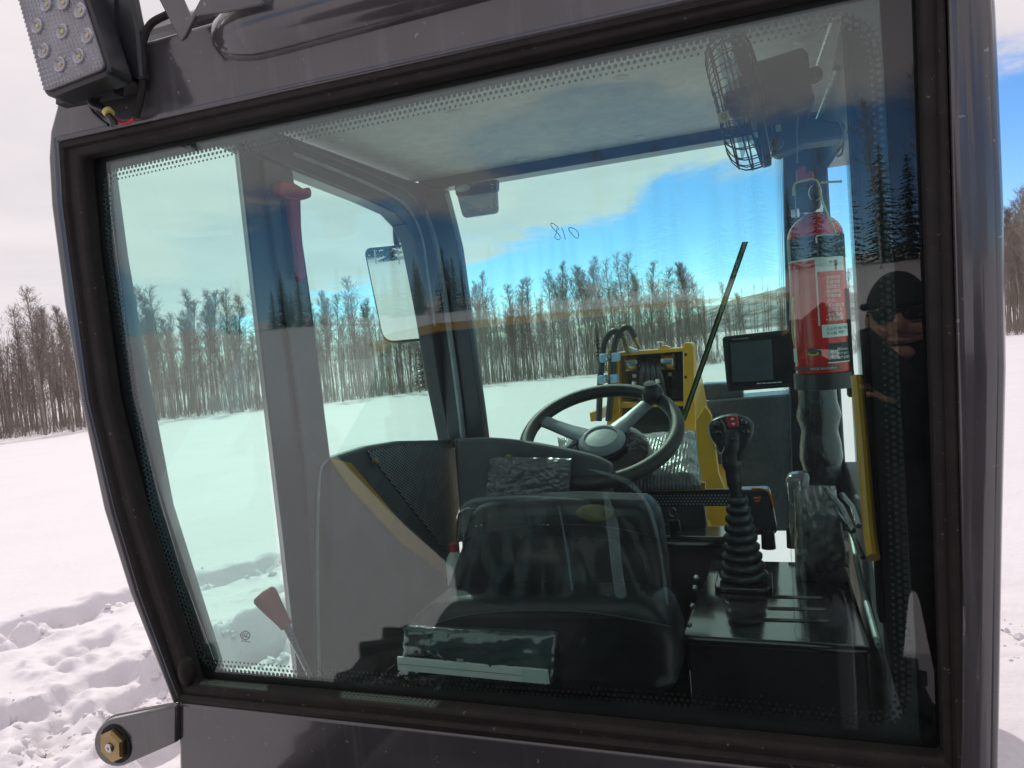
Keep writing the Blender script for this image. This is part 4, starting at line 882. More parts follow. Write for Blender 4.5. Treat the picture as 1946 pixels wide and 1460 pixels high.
# ---- front tower, hoses and attachment
def plateX(name, pts, X, th, m, parent=LD, bev=.004):
    mb = MB(); mb.prism(PL(pts, X=X), (-th,0,0)); return obj(name, mb, m, parent, bevel=bev)
TW = bpy.data.objects.new('boom_tower', None); COL.objects.link(TW); TW.parent = LD
YT = 2.15
mb = MB(); mb.prism(PL([(1298,655),(1303,651),(1314,652),(1318,660),(1322,800),(1326,1000),(1302,1000)], Y=YT), (0,.10,0)); obj('upright', mb, YEL, TW, bevel=.004)
q = PL([(1318,662),(1322,800),(1326,1000)], Y=YT+.10); xr = q[0].x
mb = MB(); mb.prism([V((xr-.004,YT+.05,q[0].z)), V((xr-.004,YT+.35,q[0].z-.10)), V((xr-.004,YT+.55,q[0].z-.30)), V((xr-.004,YT+1.0,q[0].z-.42)), V((xr-.004,YT+1.6,.78)), V((xr-.004,YT+1.6,.55)), V((xr-.004,YT+.05,.55))], (-.024,0,0)); obj('side_plate', mb, YEL, TW, bevel=.003)
mb = MB(); mb.prism(PL([(1322,800),(1340,772),(1352,790),(1366,900),(1390,960),(1392,1000),(1322,1000)], Y=1.75), (0,.03,0)); obj('gusset', mb, YEL, TW, bevel=.003)
for x, y in ((1302,674),(1302,717)):
    p = P(x+1, y, Y=YT-.001); mb = MB(); mb.lathe([(.006,0),(.006,.001)], p, ax=(0,-1,0), n=12); obj('pin_hole', mb, RUBBER, TW)
mb = MB(); mb.prism(PL([(1172,670),(1298,661),(1298,668),(1176,677)], Y=YT), (0,.16,0)); obj('top_plate', mb, YEL, TW, bevel=.003)
mb = MB(); mb.prism(PL([(1155,665),(1164,664),(1176,690),(1178,800),(1172,1000),(1150,1000)], Y=YT), (0,.06,0)); obj('upright', mb, YEL, TW, bevel=.003)
mb = MB(); mb.prism(PL([(1176,677),(1298,668),(1300,860),(1180,860)], Y=YT+.13), (0,.02,0)); obj('back_plate', mb, BLACKG, TW)
mb = MB(); mb.prism(PL([(1170,766),(1302,764),(1302,772),(1170,776)], Y=YT+.02), (0,.05,0)); obj('cross_bar', mb, YEL, TW, bevel=.002)
for (x0, x1, y0, y1) in ((1190,1213,675,706),(1258,1281,672,703)):
    p = P((x0+x1)/2, (y0+y1)/2, Y=YT+.06); w = (P(x1,y0,Y=YT+.06)-P(x0,y0,Y=YT+.06)).length; mb = MB(); mb.lathe([(.034,-w/2),(.036,-w/2+.003),(.036,w/2-.003),(.034,w/2)], p, ax=(1,0,0), n=20); obj('pivot_bush', mb, STEEL, TW)
mb = MB(); mb.tube([P(1213,690,Y=YT+.06), P(1258,688,Y=YT+.06)], .022, 14); obj('pivot_pin', mb, BLACKG, TW)
for k, (x0, x1) in enumerate(((1222,1217),(1231,1231),(1241,1246),(1251,1261))):
    mb = MB(); mb.tube(cat([P(x0,690,Y=YT+.04), P(x0,702,Y=YT-.01), P((x0+x1)/2,722,Y=YT-.01), P(x1,760,Y=YT+.04)]), .0125, 10); obj('hydraulic_hose', mb, HOSE, TW)
for k, pts in enumerate(([(1138,800),(1141,720),(1145,672),(1150,648),(1162,632),(1173,630),(1183,640)], [(1156,800),(1163,720),(1166,672),(1172,642),(1184,625),(1196,624),(1207,642)])):
    mb = MB(); mb.tube(cat(PL(pts, Y=YT-.03)), .0135, 12); obj('hydraulic_hose', mb, HOSE, TW)
for (x0, x1, y0, y1) in ((1139,1176,673,687),(1137,1173,714,728)):
    a = P(x0,y0,Y=YT-.06); b = P(x1,y1,Y=YT-.06); c = (a+b)/2; cl = None
    for sgn in (-1, 1):
        mb = MB(); mb.box((c.x+sgn*abs(b.x-a.x)*.31, c.y+.02, c.z), (abs(b.x-a.x)*.36, .06, abs(b.z-a.z))); obj('hose_clamp', mb, BLUECL, TW, bevel=.005)
    mb = MB(); mb.lathe([(.012,0),(.012,.01),(.005,.012),(.005,.02)], c+V((0,-.012,0)), ax=(0,-1,0), n=6); obj('clamp_bolt', mb, STEEL, TW)
for x, y, dx in ((1190,655,6),(1208,648,8)):
    a = P(x-dx, y-14, Y=YT); b = P(x+dx, y+16, Y=YT); mb = MB(); mb.lathe([(.011,0),(.011,.02),(.014,.022),(.014,.036),(.010,.038),(.010,(b-a).length)], a, ax=b-a, n=10); obj('hose_fitting', mb, BRASS, TW)
mb = MB(); mb.prism(PL([(1180,657),(1188,657),(1205,664),(1222,668),(1224,671),(1190,673)], Y=YT), (0,.05,0)); obj('valve_bracket', mb, WHITE, TW, bevel=.003)
mb = MB(); mb.lathe([(.012,0),(.013,.022),(.016,.024),(.016,.03),(.012,.034)], P(1256,664,Y=YT+.05), ax=(0,0,1), n=14); obj('grease_cap', mb, STEEL, TW)
mb = MB(); mb.prism(PL([(1242,668),(1262,656),(1272,660),(1270,667)], Y=YT+.02), (0,.05,0)); obj('pipe_elbow', mb, YEL, TW, bevel=.003)
mb = MB(); mb.prism(PL([(1120,785),(1138,780),(1138,800),(1122,802)], Y=YT), (0,.3,0)); obj('left_lug', mb, YEL, TW, bevel=.003)
for x, y in ((1206,729),(1250,724)):
    p = P(x, y, Y=YT-.02); mb = MB(); mb.lathe([(.009,-.01),(.012,-.004),(.012,.008),(.006,.012)], p, n=8); obj('grease_nipple', mb, STEEL, TW)
for x, y in ((1205,714),(1273,711)):
    q = PL([(x-3,y-3),(x+4,y-3),(x+4,y+4),(x-3,y+4)], Y=YT+.128); mb = MB(); mb.prism(q, (0,.002,0)); obj('small_label', mb, LABELW, TW)
mb = MB(); mb.box((-.08,2.2,.70), (.50,1.5,.40)); obj('front_frame', mb, YEL, LD, bevel=.02)
# slate steel attachment beyond the windshield on the right
q = PL([(1333,730),(1400,727),(1412,740),(1412,760),(1338,765)], Y=2.9); mb = MB(); mb.prism(q, (0,.12,0)); at = obj('attachment_shell', mb, SLATE, LD, bevel=.01)
q = PL([(1336,762),(1510,748),(1535,752),(1545,1010),(1336,1010)], Y=2.85); mb = MB(); mb.prism(q, (0,.25,0)); obj('attachment_sheet', mb, SLATE, at, bevel=.01)
# wheels and frame
mb = MB(); mb.box((0,.4,.36), (.62,3.4,.20)); obj('chassis', mb, YEL, LD, bevel=.02)
TYRE = mat('tyre rubber', (.022,.021,.02), .75, vary=(12, (.05,.05,.052)), bump=(60, .4, .003))
for x in (-.60, .60):
    for y in (-.75, 2.05):
        s = 1 if x > 0 else -1; mb = MB(); mb.lathe([(.20,-.12),(.33,-.13),(.38,-.11),(.395,-.06),(.395,.06),(.38,.11),(.33,.13),(.20,.12)], (x, y, .38), ax=(s,0,0), n=40)
        for k in range(20):
            a0 = 2*math.pi*k/20
            for sg in (-1, 1): mb.box((x+sg*.06, y+.40*math.cos(a0+sg*.08), .38+.40*math.sin(a0+sg*.08)), (.11,.03,.035), Matrix.Rotation(a0, 3, 'X') @ Matrix.Rotation(sg*.5, 3, 'Y'))
        wh = obj('wheel', mb, TYRE, LD); mb = MB(); mb.lathe([(.20,.10),(.185,.12),(.17,.05),(.07,.04),(.06,.09),(.01,.095)], (x, y, .38), ax=(s,0,0), n=28); obj('rim', mb, YEL, wh)
# engine bay behind the cab, below the lens, and its hood tipped open behind the camera (both show as reflections)
mb = MB(); mb.box((0,-.72,.66), (.70,1.20,.40)); eb = obj('engine', mb, BLACKG, LD, bevel=.07, seg=4)
for x, y, r_e, l_e in ((-.12,-.42,.10,.34),(.10,-.78,.13,.40),(-.18,-1.05,.09,.28)): mb = MB(); mb.lathe([(r_e*.7,-l_e/2-.02),(r_e,-l_e/2),(r_e,l_e/2),(r_e*.7,l_e/2+.02)], (x,y,.86+r_e*.6), ax=(1,.25,0), n=24); obj('engine_part', mb, BLACK, eb)
for x in (-.44, .44): mb = MB(); mb.box((x,-.75,.68), (.05,1.3,.36)); obj('side_panel', mb, BLACKG, LD, bevel=.01)
YH = -1.15                                       # photograph columns of the mirrored hood, folded back through the glass plane
def RX(pts): return [V((p.x, 2*.02-p.y, p.z)) for p in PL(pts, Y=.04-YH)]
ho = [(1500,556),(1370,564),(1100,590),(820,616),(745,632),(700,655)]; hi = [(1500,572),(1370,578),(1100,604),(830,630),(762,648),(716,672)]
mb = MB(); a_, b_h = RX(ho), RX(hi); n6 = len(a_); mb.prism(a_ + b_h[::-1], (0,-.10,0)); hd_ = obj('open_hood', mb, YEL, LD)
mb = MB(); mb.prism([p+V((0,-.02,-.002)) for p in RX(hi)+RX([(692,760),(632,866),(740,978),(857,1084),(870,1190),(1000,1200),(1300,1220),(1560,1210),(1655,1090),(1640,720),(1500,640)])], (0,-.05,0)); obj('hood_liner', mb, BLACK, hd_)
mb = MB(); mb.box((.42,-.70,.80), (.26,.62,.52)); obj('reflection_block', mb, BLACKG, LD, bevel=.03)  # unseen black box added to keep snow out of the glass reflection

# ================================================================== loose and hung things in the cab
# fan
FN = thing('cab_fan', 'black wire caged fan clamped high in the right rear corner of the cab', 'fan', tuple(P(1476,273,Y=.50)))
fc = P(1402,196,Y=.50); fa = V((-.985,-.03,-.17)).normalized(); fr1 = V((0,1,0)); fr1 = (fr1-fa*fr1.dot(fa)).normalized(); fr2 = fa.cross(fr1)
def fp(r, th, h): return fc + (fr1*math.cos(th)+fr2*math.sin(th))*r + fa*h
mb = MB(); FR = .128
for k in range(26):
    th = 2*math.pi*k/26; mb.tube(cat([fp(.03,th,.036), fp(.085,th,.040), fp(.118,th,.026), fp(FR,th,0), fp(FR-.004,th,-.030), fp(.10,th,-.042), fp(.06,th,-.044)], 2), .0012, 4, cap=False)
for r, h in ((.03,.036),(.118,.026),(FR,0.002),(FR-.002,-.02),(.10,-.042),(.06,-.044)): mb.tube([fp(r, 2*math.pi*k/40, h) for k in range(41)], .0018, 5, cap=False)
mb.lathe([(.033,-.002),(.030,.003),(.001,.005)], fc+fa*.036, ax=fa, n=20); obj('cage', mb, BLACK, FN)
mb = MB(); mb.lathe([(FR+.001,-.016),(FR+.003,-.018),(FR+.003,-.030),(FR+.001,-.032)], fc, ax=fa, n=40, cap=False); obj('cage_band', mb, BLACK, FN)
for k in range(4):
    vs = []; 
    for j in range(7):
        for i in range(5):
            r = .025+.085*j/6; th = k*math.pi/2 + .35+ (i/4-.5)*(1.05-.1*j/6) + .25*j/6; vs.append(fp(r, th, .018*(i/4-.5)*2*.9))
    mb = MB(); mb.add(vs, [(j*5+i, j*5+i+1, j*5+i+6, j*5+i+5) for j in range(6) for i in range(4)]); obj('blade', mb, BLADE, FN, smooth=80)
mb = MB(); mb.lathe([(.026,-.04),(.026,.015),(.018,.024),(.001,.026)], fc, ax=fa, n=20); obj('hub', mb, BLACK, FN)
mq = PL([(1420,122),(1526,88),(1536,100),(1545,185),(1538,205),(1434,235),(1426,228)], Y=.435); mb = MB(); mb.prism(mq, (0,.125,0)); obj('motor_housing', mb, mat('navy black plastic', (.013,.015,.026), .4, vary=(20, (.02,.023,.036), .08), bump=(300, .12, .0006)), FN, bevel=.012, seg=3)
mb = MB(); mb.blob(P(1548,143,Y=.48), (.03,.03,.03), 10, 8); mb.lathe([(.006,0),(.006,.004)], P(1541,155,Y=.44), ax=(0,-1,0), n=12); obj('tilt_knob', mb, BLACK, FN)
mb = MB(); mb.prism(PL([(1440,240),(1530,222),(1606,232),(1606,262),(1530,272),(1482,292),(1470,292),(1462,272)], Y=.50), (0,.06,0)); obj('bracket', mb, PANELG, FN, bevel=.006)
mb = MB(); mb.lathe([(.013,0),(.013,.003),(.010,.004),(.010,.002),(.006,.002),(.005,.006),(.001,.007)], P(1476,273,Y=.498), ax=(0,-1,0), n=20); obj('clamp_bolt', mb, GREYSP, FN)
mb = MB(); mb.tube(cat(PL([(1542,168),(1546,188),(1540,206),(1520,214),(1515,240),(1515,310)], Y=.47)), .0016, 6); mb.tube(cat(PL([(1594,228),(1602,245),(1604,268),(1600,292),(1590,298)], Y=.46)), .0022, 6); obj('wire', mb, GREYSP, FN)
mb = MB(); mb.prism(PL([(1364,216),(1384,209),(1388,227),(1368,235)], Y=.372), (0,.001,0)); tg = obj('tag', mb, YELTAG, FN)
mb = MB(); mb.tube(cat([P(1376+5*math.cos(a_*.63), 222+5*math.sin(a_*.63), Y=.3712) for a_ in range(11)], 2), .0006, 4); mb.tube(PL([(1373,221),(1376,225),(1379,220)], Y=.3712), .0006, 4); obj('tag_mark', mb, INKB, tg)
mb = MB(); mb.prism(PL([(1473,237),(1484,236),(1485,247),(1475,249)], Y=.49), (0,.01,0)); obj('terminal', mb, WHITE, FN)
# grab rail rods behind the fan
mb = MB(); mb.tube([P(1584,30,Y=.40), P(1555,115,Y=.62), P(1544,150,Y=.75)], .004, 8); mb.tube([P(1590,130,Y=.60), P(1554,225,Y=.95)], .005, 8); obj('roof_rod', mb, STEEL, LD)

# fire extinguisher
ex = V((.535,.66,0)); ct_ = P(1520,715,Y=.62).z
EX = thing('fire_extinguisher', 'red fire extinguisher with printed label hung by the right post', 'extinguisher', (ex.x, ex.y, ct_-.01))
EX.rotation_euler = (0,0,0)
er = .0545; zb = ct_; zt = P(1550,402,Y=.66).z
zsh = zt-.055
mb = MB(); prof = [(.02,zb-.008),(er*.9,zb-.006),(er,zb+.006),(er,zsh)] + [(er*math.cos(R(a_)), zsh+.050*math.sin(R(a_))) for a_ in (15,30,45,60,72)] + [(.014, zt)]
mb.lathe([(r, h) for r, h in prof], (ex.x, ex.y, 0), n=40); cyl = obj('cylinder', mb, RED, EX, smooth=50)
zz_ = lambda y: P(1550, y, Y=.61).z
def band(y0, y1, a0, a1, m, name, off=.0006, parent=None):
    n_ = 24; mb = MB(); z0, z1 = zz_(y0), zz_(y1); ang = [R(a0+(a1-a0)*k/n_) for k in range(n_+1)]
    vs = [V((ex.x+(er+off)*math.sin(a_), ex.y-(er+off)*math.cos(a_), z)) for z in (z0, z1) for a_ in ang]
    mb.add(vs, [(i, i+1, n_+2+i, n_+1+i)[::-1] for i in range(n_)]); return obj(name, mb, m, parent or cyl, smooth=60)
# angles: 0 faces straight back, positive towards the right wall
band(447, 492, -100, 100, INKB, 'black_band'); band(490, 494, -100, 12, LABELW, 'white_line', .0009)
band(491, 518, -6, 62, LABELW, 'label_head', .0008); band(518, 620, -6, -3, LABELW, 'label_edge', .0009); band(619, 643, 0, 62, LABELW, 'label_table', .0008)
band(655, 690, 10, 75, INKB, 'maker_panel', .0008); band(690, 692, 8, 70, LABELW, 'maker_line', .0009); band(697, 704, -100, 30, mat('dark grey print', (.06,.03,.03), .4), 'foot_band', .0007)
band(661, 688, -95, -62, LABELW, 'side_label', .0008); band(447, 489, -100, -62, mat('teal print', (.20,.32,.34), .4), 'side_print', .0009)
def ontank(x0, y0, off=.0012):
    z0 = zz_(y0)
    def f(u, v_): a_ = R(x0)+u/er; return V((ex.x+(er+off)*math.sin(a_), ex.y-(er+off)*math.cos(a_), z0+v_))
    return f
def tank_text(name, rows, m):
    mb = MB()
    for body, x0, y0, sz in rows:
        t = text_mb(body, sz, ontank(x0, y0)); mb.add(t.v, t.f)
    return obj(name, mb, m, cyl, smooth=0)
tank_text('red_panel_print', [(b_, 9 if b_[0] == '•' else 13, 533+8.7*i, .0076) for i, b_ in enumerate(('• 使用时先', '手提本器', '摇动数次', '拔出保险', '喷嘴对准', '灭火。', '• 灭火器应置', '通风处,每', '年检查,有', '• 使用温度'))] + [('• 灭火后应立', 10, 605, .0066), ('• 灭火后检修', 10, 612, .0066)], INK)
tank_text('table_print', [('灭火剂', 8, 630, .0070), ('ABC干粉', 32, 629, .0066), ('灭火器', 8, 638, .0070), ('级别', 34, 637, .0066), ('标准号', 22, 504, .007)], INKB)
tank_text('maker_print', [('地址', 13, 674, .0085), ('电话', 13, 683, .0085), ('网址www', 28, 669, .0066), ('0571-8613', 28, 677, .0066), ('本产品保险', 28, 685, .0066)], INK)
tank_text('foot_print', [('MADE IN CHINA', -28, 703.2, .0070)], INK)
band(508, 517, 34, 39, RED, 'picture_red', .0011); band(498, 508, 34, 40, INKB, 'picture_black', .0011)
ms = mat('lime emblem', (.45,.60,.05), .4); band(662, 676, -32, -4, INKB, 'emblem_field', .0008)
mb = MB(); fo = ontank(-20, 672, .0013); mb.add([fo(.011*math.cos(a_/16*6.283), .0042*math.sin(a_/16*6.283)) for a_ in range(16)] + [fo(.0085*math.cos(a_/16*6.283), .0012+.0026*math.sin(a_/16*6.283)) for a_ in range(16)], [(i, (i+1) % 16, 16+(i+1) % 16, 16+i) for i in range(16)]); obj('emblem', mb, ms, cyl, smooth=0)
mb = MB(); mb.lathe([(.018,zt-.004),(.020,zt+.01),(.020,zt+.022),(.013,zt+.026),(.013,zt+.034)], (ex.x,ex.y,0), n=20); vl = obj('valve', mb, STEEL, EX)
vq = PL([(1511,352),(1548,347),(1560,356),(1560,395),(1545,404),(1512,402)], Y=.64); mb = MB(); mb.prism(vq, (0,.035,0)); obj('valve_shroud', mb, mat('dark valve cover', (.030,.032,.045), .35, vary=(20,(.04,.042,.055))), EX, bevel=.005)
mb = MB(); mb.prism(PL([(1513,322),(1530,314),(1532,328),(1545,325),(1547,338),(1530,344),(1514,345)], Y=.645), (0,.02,0)); obj('lever_handle', mb, REDP, EX, bevel=.003)
mb = MB(); mb.tube(cat(PL([(1508,372),(1509,352),(1520,345),(1545,341),(1556,350),(1562,380),(1572,405),(1584,432),(1588,448)], Y=.600)), .0020, 6); mb.tube(PL([(1560,347),(1600,345)], Y=.62), .0022, 6); obj('seal_cord', mb, YELTAG, EX)
mb = MB(); a_ = P(1549,366,Y=.615); mb.tube([a_+V((.012*math.cos(k*.42), 0, .016*math.sin(k*.42))) for k in range(16)], .001, 5); obj('pin_ring', mb, STEEL, EX)
mb = MB(); a_ = P(1512,408,Y=.625); mb.lathe([(.008,-.006),(.009,0),(.008,.010)], a_, n=12); obj('gauge', mb, STEEL, EX)
mb = MB(); mb.tube(cat(PL([(1552,462),(1551,450),(1562,447),(1596,446)], Y=.60)), .0014, 6); obj('holder_wire', mb, WHITE, EX)
mb = MB(); mb.tube(cat([V((ex.x-er*.9, ex.y-.035, zz_(560))), V((ex.x-er*1.0, ex.y-.03, zz_(620))), V((ex.x-er*.97, ex.y-.035, zz_(655)))]), .0022, 6); obj('yellow_cord', mb, YELTAG, EX)
mb = MB(); mb.lathe([(er+.004,zb-.03),(er+.004,zb+.002),(er-.002,zb+.004)], (ex.x,ex.y,0), n=32); mb.box((ex.x+.05,ex.y,zb+.06), (.012,.05,.22)); obj('holder', mb, BLACK, EX)

# monitor
mq = PL([(1372,640),(1512,625),(1516,735),(1382,745)], Y=1.02); MN = thing('monitor', 'black reversing camera monitor with a dead grey screen on the dash corner', 'monitor', tuple((mq[2]+mq[3])/2))
mb = MB(); mb.prism(rounded(mq, [.010]*4, 4), (0,.028,0)); obj('casing', mb, BLACK, MN, bevel=.004, seg=3)
mb = MB(); o_ = PL([(1382,645),(1508,632),(1511,729),(1388,737)], Y=1.0185); i_ = PL([(1388,652),(1466,645),(1470,722),(1392,727)], Y=1.0185); mb.ring(o_, i_, (0,.003,0)); obj('bezel', mb, BLACKG, MN)
mb = MB(); mb.prism(i_, (0,.002,0)); obj('screen', mb, SCREEN, MN, smooth=0)
b0 = P(1391,646.8,Y=1.0168); du = (P(1430,642.6,Y=1.0168)-b0).normalized(); t = text_mb('TFT COLOR MONITOR', .0040, lambda u, v_: b0+du*u+V((0,0,v_))); obj('caption', t, INK, MN, smooth=0)
mb = MB()
for k in range(5): mb.prism(PL([(1438+10*k,728.4-.6*k),(1446+10*k,728-.6*k),(1446+10*k,729.6-.6*k),(1438+10*k,730-.6*k)], Y=1.0165), (0,.001,0))
obj('button_marks', mb, INK, MN, smooth=0)
mb = MB(); c = sum(mq, V((0,0,0)))/4; mb.box(c+V((.02,.05,-.03)), (.03,.06,.03)); mb.tube([c+V((.02,.07,-.03)), V((.42,1.14,1.45))], .010, 8); obj('arm', mb, BLACK, MN)

# emergency hammer on the side post
hz = P(560,540,X=-.585); EH = thing('emergency_hammer', 'red plastic emergency hammer clipped to the left side post', 'hammer', tuple(hz))
mb = MB(); mb.prism(LX([(515,352),(522,345),(545,350),(562,360),(570,362),(574,357),(579,366),(578,378),(566,382),(548,384),(530,380),(516,374)], -.582), (.022,0,0)); obj('head', mb, REDP, EH, bevel=.005)
mb = MB(); mb.prism(LX([(538,378),(562,380),(563,430),(567,480),(571,532),(558,537),(552,480),(545,430)], -.584), (.016,0,0)); hh = obj('handle', mb, REDP, EH, bevel=.005)
mb = MB(); mb.tube(LX([(553,440),(562,525)], -.567), .0035, 6); obj('grip_groove', mb, mat('dark red plastic', (.25,.02,.03), .4), hh)
mb = MB(); mb.prism(LX([(530,380),(552,380),(558,440),(560,520),(548,522),(540,470)], -.590), (.008,0,0)); obj('clip', mb, BLACK, EH)

# document pouch on the back of the seat
dp0 = P(760,1300,Y=.318); DP = thing('document_pouch', 'crinkled clear pouch with dark papers and a pale strip behind the seat', 'pouch', tuple(dp0))
mb = padsheet([(770,1190),(1058,1203),(1050,1300),(758,1282)], 46, 16, .016, .006, POUCH, 13, Y=.325); obj('pouch_sheet', mb, POUCH, DP, smooth=80)
mb = MB(); mb.prism(PL([(754,1249),(1040,1274),(1043,1302),(756,1274)], Y=.300), (0,.006,0)); obj('pale_strip', mb, WHITE, DP, bevel=.001)
mb = MB(); mb.tube(PL([(756,1262),(992,1284)], Y=.2995), .0006, 4); mb.prism(PL([(868,1252),(880,1253),(880,1259),(868,1258)], Y=.2985), (0,.001,0)); obj('strip_crease', mb, GREYSP, DP)
mb = MB(); mb.prism(PL([(990,1271),(1040,1275.5),(1042,1301),(992,1296)], Y=.2988), (0,.001,0)); obj('strip_end', mb, mat('pale teal film', (.50,.60,.59), .35, vary=(30,(.45,.55,.54))), DP)
# keys
kp_ = P(1278,965,Y=.985); KY = thing('key_bunch', 'bunch of small keys with a black fob hanging from the ignition', 'keys', tuple(kp_))
mb = MB(); mb.tube([kp_+V((.009*math.sin(k*.4), 0, -.012+.012*math.cos(k*.4))) for k in range(17)], .0012, 5); obj('key_ring', mb, STEEL, KY)
mb = MB(); mb.prism(rounded(PL([(1270,990),(1290,988),(1294,1015),(1274,1020)], Y=.975), [.006]*4, 3), (0,.012,0)); obj('fob', mb, BLACK, KY, bevel=.003)
for x0, y0, x1, y1 in ((1277,1020,1275,1056),(1284,1018,1286,1062),(1288,1010,1292,1040)):
    a = P(x0,y0,Y=.972); b = P(x1,y1,Y=.970); d = (b-a).normalized(); s = V((d.z,0,-d.x)); w = .0035
    mb = MB(); pts = [a+s*w*1.6, a+d*.012+s*w*1.6, a+d*.013+s*w]; L_ = (b-a).length
    for k in range(5): t_ = .014+(L_-.018)*k/5; pts += [a+d*t_+s*w, a+d*(t_+(L_-.018)/10)+s*w*.45]
    pts += [b, b-s*w*.8, a+d*.013-s*w, a+d*.012-s*w*1.6, a-s*w*1.6]; mb.prism(pts, (0,.002,0)); obj('key', mb, STEEL, KY)
# bottle
bb = P(866,1072,Y=.62); BT = thing('plastic_bottle', 'white plastic bottle with a red cap standing left of the seat', 'bottle', (bb.x, bb.y, bb.z-.10))
mb = MB(); mb.lathe([(.02,-.12),(.024,-.115),(.024,.0),(.020,.018),(.011,.03),(.011,.034)], bb, n=20); obj('body', mb, WHITE, BT)
mb = MB(); mb.lathe([(.0125,.033),(.0125,.05),(.011,.052)], bb, n=18); obj('cap', mb, REDP, BT)

# ================================================================== the photographer, mirrored in the rear window
JACK = mat('black jacket cloth', (.012,.012,.013), .8, spec=.2, vary=(20, (.02,.02,.021)), bump=(60, .4, .004))
TROU = mat('dark trousers', (.02,.02,.024), .85, vary=(20, (.03,.03,.034)), bump=(80, .4, .003))
SKIN = mat('skin', (.50,.27,.20), .5, vary=(30, (.44,.23,.17)))
KNIT = mat('black knit cap', (.012,.012,.013), .9, bump=(150, .6, .004))
PE = thing('person', 'person in black jacket, knit cap and sunglasses, mirrored in the rear window', 'person', (.78,-1.40,gz(.78,-1.40)))
O = V((.78,-1.40,0)); FWD = V((-.12,1,0)).normalized(); RT = V((FWD.y,-FWD.x,0))
def B(r, f, u): return O + RT*r + FWD*f + V((0,0,u))
gd = gz(.78,-1.40)
sk = bpy.data.meshes.new('body'); J = [B(0,0,.92), B(0,.01,1.15), B(0,.02,1.36), B(0,.03,1.42), B(0,.05,1.49),
      B(.19,.02,1.40), B(.27,.06,1.12), B(.10,.30,1.25), B(-.20,.02,1.40), B(-.36,.10,1.20), B(-.36,.33,1.44),
      B(.10,0,.84), B(.12,.02,.46), B(.13,-.02,.08+gd), B(.14,.15,.04+gd), B(-.10,0,.84), B(-.12,.03,.46), B(-.13,-.01,.08+gd), B(-.14,.16,.04+gd)]
Ed = [(0,1),(1,2),(2,3),(3,4),(2,5),(5,6),(6,7),(2,8),(8,9),(9,10),(0,11),(11,12),(12,13),(13,14),(0,15),(15,16),(16,17),(17,18)]
Rd = [.16,.165,.17,.09,.065,.085,.062,.042,.085,.062,.042,.11,.075,.06,.045,.11,.075,.06,.045]
sk.from_pydata([tuple(p-PE.location) for p in J], Ed, []); sk.materials.append(JACK)
bo = bpy.data.objects.new('body', sk); COL.objects.link(bo); bo.parent = PE
sm_ = bo.modifiers.new('skin', 'SKIN'); sm_.use_smooth_shade = True
lay = sk.skin_vertices[0] if len(sk.skin_vertices) else None
if lay is None:
    bpy.context.view_layer.objects.active = bo; bpy.ops.mesh.customdata_skin_add() if bpy.ops.mesh.customdata_skin_add.poll() else None
    lay = sk.skin_vertices[0]
for i, r in enumerate(Rd): lay.data[i].radius = (r, r*(.72 if i < 3 else 1))
lay.data[0].use_root = True
b_ = bo.modifiers.new('sub', 'SUBSURF'); b_.levels = 1; b_.render_levels = 2
hc = B(0,.08,1.583)
mb = MB(); rot = Matrix((RT, FWD, V((0,0,1)))).transposed(); mb.blob(hc, (.155,.195,.235), 24, 18, rot)
fcn = lambda r, f, u: hc + RT*r + FWD*f + V((0,0,u))
mb.blob(fcn(0,.10,-.015), (.030,.045,.055), 10, 8, rot); mb.blob(fcn(0,.085,-.062), (.055,.022,.016), 10, 6, rot); mb.blob(fcn(0,.07,-.098), (.07,.05,.045), 10, 8, rot)
for s in (-1, 1): mb.blob(fcn(s*.078,0,-.01), (.018,.04,.06), 8, 6, rot); mb.blob(fcn(s*.045,.075,-.03), (.05,.03,.045), 8, 6, rot)
obj('head', mb, SKIN, PE, smooth=80)
mb = MB(); th0 = []
for j in range(9):
    for i in range(24): a_ = 2*math.pi*i/24; e = R(12+78*j/8); th0.append(hc + RT*(.086*math.cos(e)*math.cos(a_)) + FWD*(.106*math.cos(e)*math.sin(a_)-.004) + V((0,0,.128*math.sin(e)+.004)))
mb.add(th0, [(j*24+i, j*24+(i+1) % 24, j*24+24+(i+1) % 24, j*24+24+i) for j in range(8) for i in range(24)]); mb.tube([hc+RT*(.088*math.cos(k*.2618))+FWD*(.108*math.sin(k*.2618)-.004)+V((0,0,.036)) for k in range(25)], .011, 8, cap=False); obj('knit_cap', mb, KNIT, PE, smooth=80)
mb = MB()
for s in (-1, 1): mb.blob(fcn(s*.036,.094,.012), (.062,.016,.042), 14, 8, rot, .75); mb.tube([fcn(s*.066,.088,.018), fcn(s*.080,0,.02)], .004, 6)
mb.tube([fcn(-.012,.104,.018), fcn(.012,.104,.018)], .003, 6); obj('sunglasses', mb, BLACKG, PE, smooth=80)
ph = CAM - (RW @ V((0,0,1)))*.016
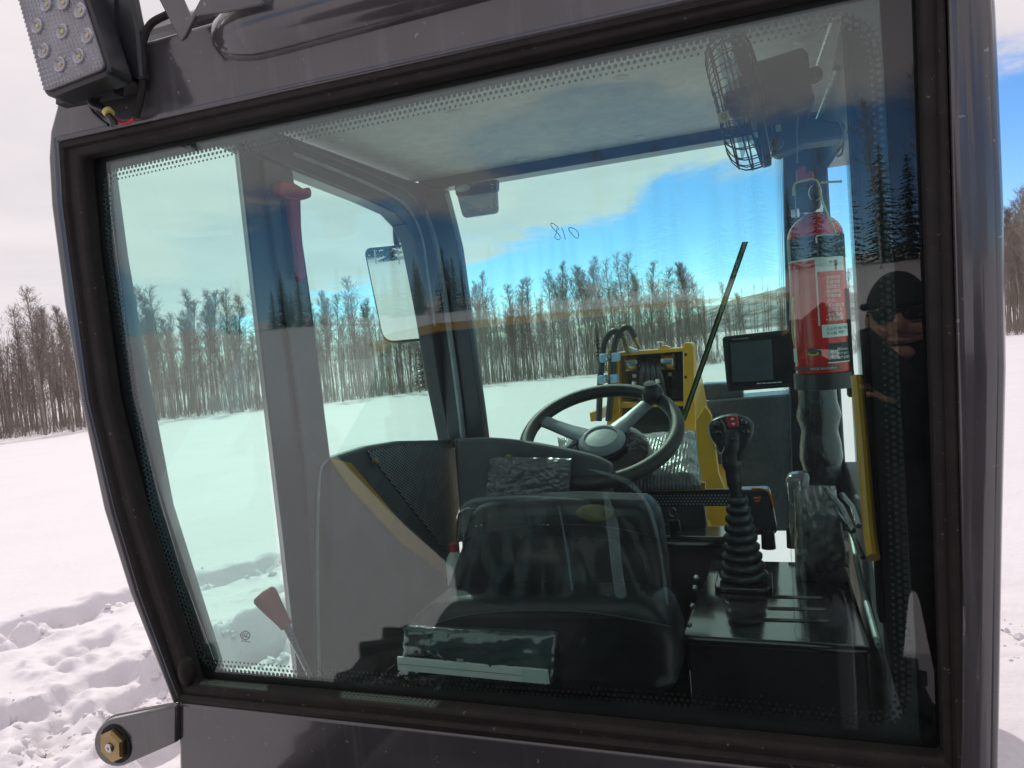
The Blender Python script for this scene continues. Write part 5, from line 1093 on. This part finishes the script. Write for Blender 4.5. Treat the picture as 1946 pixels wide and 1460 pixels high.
pu = RW @ V((1,0,0)); pv_ = RW @ V((0,1,0)); pn = RW @ V((0,0,1))
# the phone sits just behind the lens, long side level; right hand at its right end, left hand under its left end
pc = ph + pu*.085 + pv_*.036
def hand(w, grip, side, name):
    mb = MB(); pal = w.lerp(grip, .6); d = (grip-w).normalized(); mb.blob(pal, (.085,.035,.095), 14, 10, Matrix((pu, pn, -pv_)).transposed(), .8)
    for k in range(4):
        u0 = pal - pv_*(.030-.020*k) ; L_ = (.072,.078,.074,.058)[k]
        mb.tube(cat([u0+pn*-.01, u0+pu*side*-.022+pn*-.014, u0+pu*side*-(L_*.75)+pn*-.012, u0+pu*side*-L_+pn*-.002], 3), [.0095]*6+[.008]*3+[.0065], 8)
    t0 = pal+pv_*-.035; mb.tube(cat([pal+pv_*-.01, t0+pu*side*-.02+pn*.006, t0+pu*side*-.055+pn*.004], 3), [.012]*4+[.010]*2+[.008], 8)
    return obj(name, mb, SKIN, PE, smooth=80)
rh = pc + pu*.070 + pv_*.022 - pn*.014
hand(B(.10,.30,1.25), rh, 1, 'hand'); lh = pc + pu*.012 - pv_*.055 - pn*.014
hand(B(-.36,.33,1.44), lh, -1, 'hand')
mb = MB(); mb.tube([J[7], J[7].lerp(rh - pn*.05,.5)+V((.02,0,-.01)), rh - pn*.020 + pu*.005], [.050,.052,.050], 14); mb.tube([J[10], J[10].lerp(lh,.5), lh-pn*.04], [.044,.04,.034], 14); obj('sleeves', mb, JACK, PE)
mb = MB(); cc_ = B(0,.055,0); mb.lathe([(.125,1.37),(.105,1.41),(.098,1.46),(.100,1.51),(.094,1.515),(.088,1.46)], cc_, n=28, cap=False); obj('collar', mb, JACK, PE, smooth=60)
PHN = thing('phone', 'dark phone held level by the person mirrored in the rear window', 'phone', tuple(pc))
mb = MB(); mb.prism(rounded([pc - pu*.08 - pv_*.038, pc + pu*.08 - pv_*.038, pc + pu*.08 + pv_*.038, pc - pu*.08 + pv_*.038], [.012]*4, 4), pn*-.009); obj('phone_body', mb, BLACKG, PHN, bevel=.002)
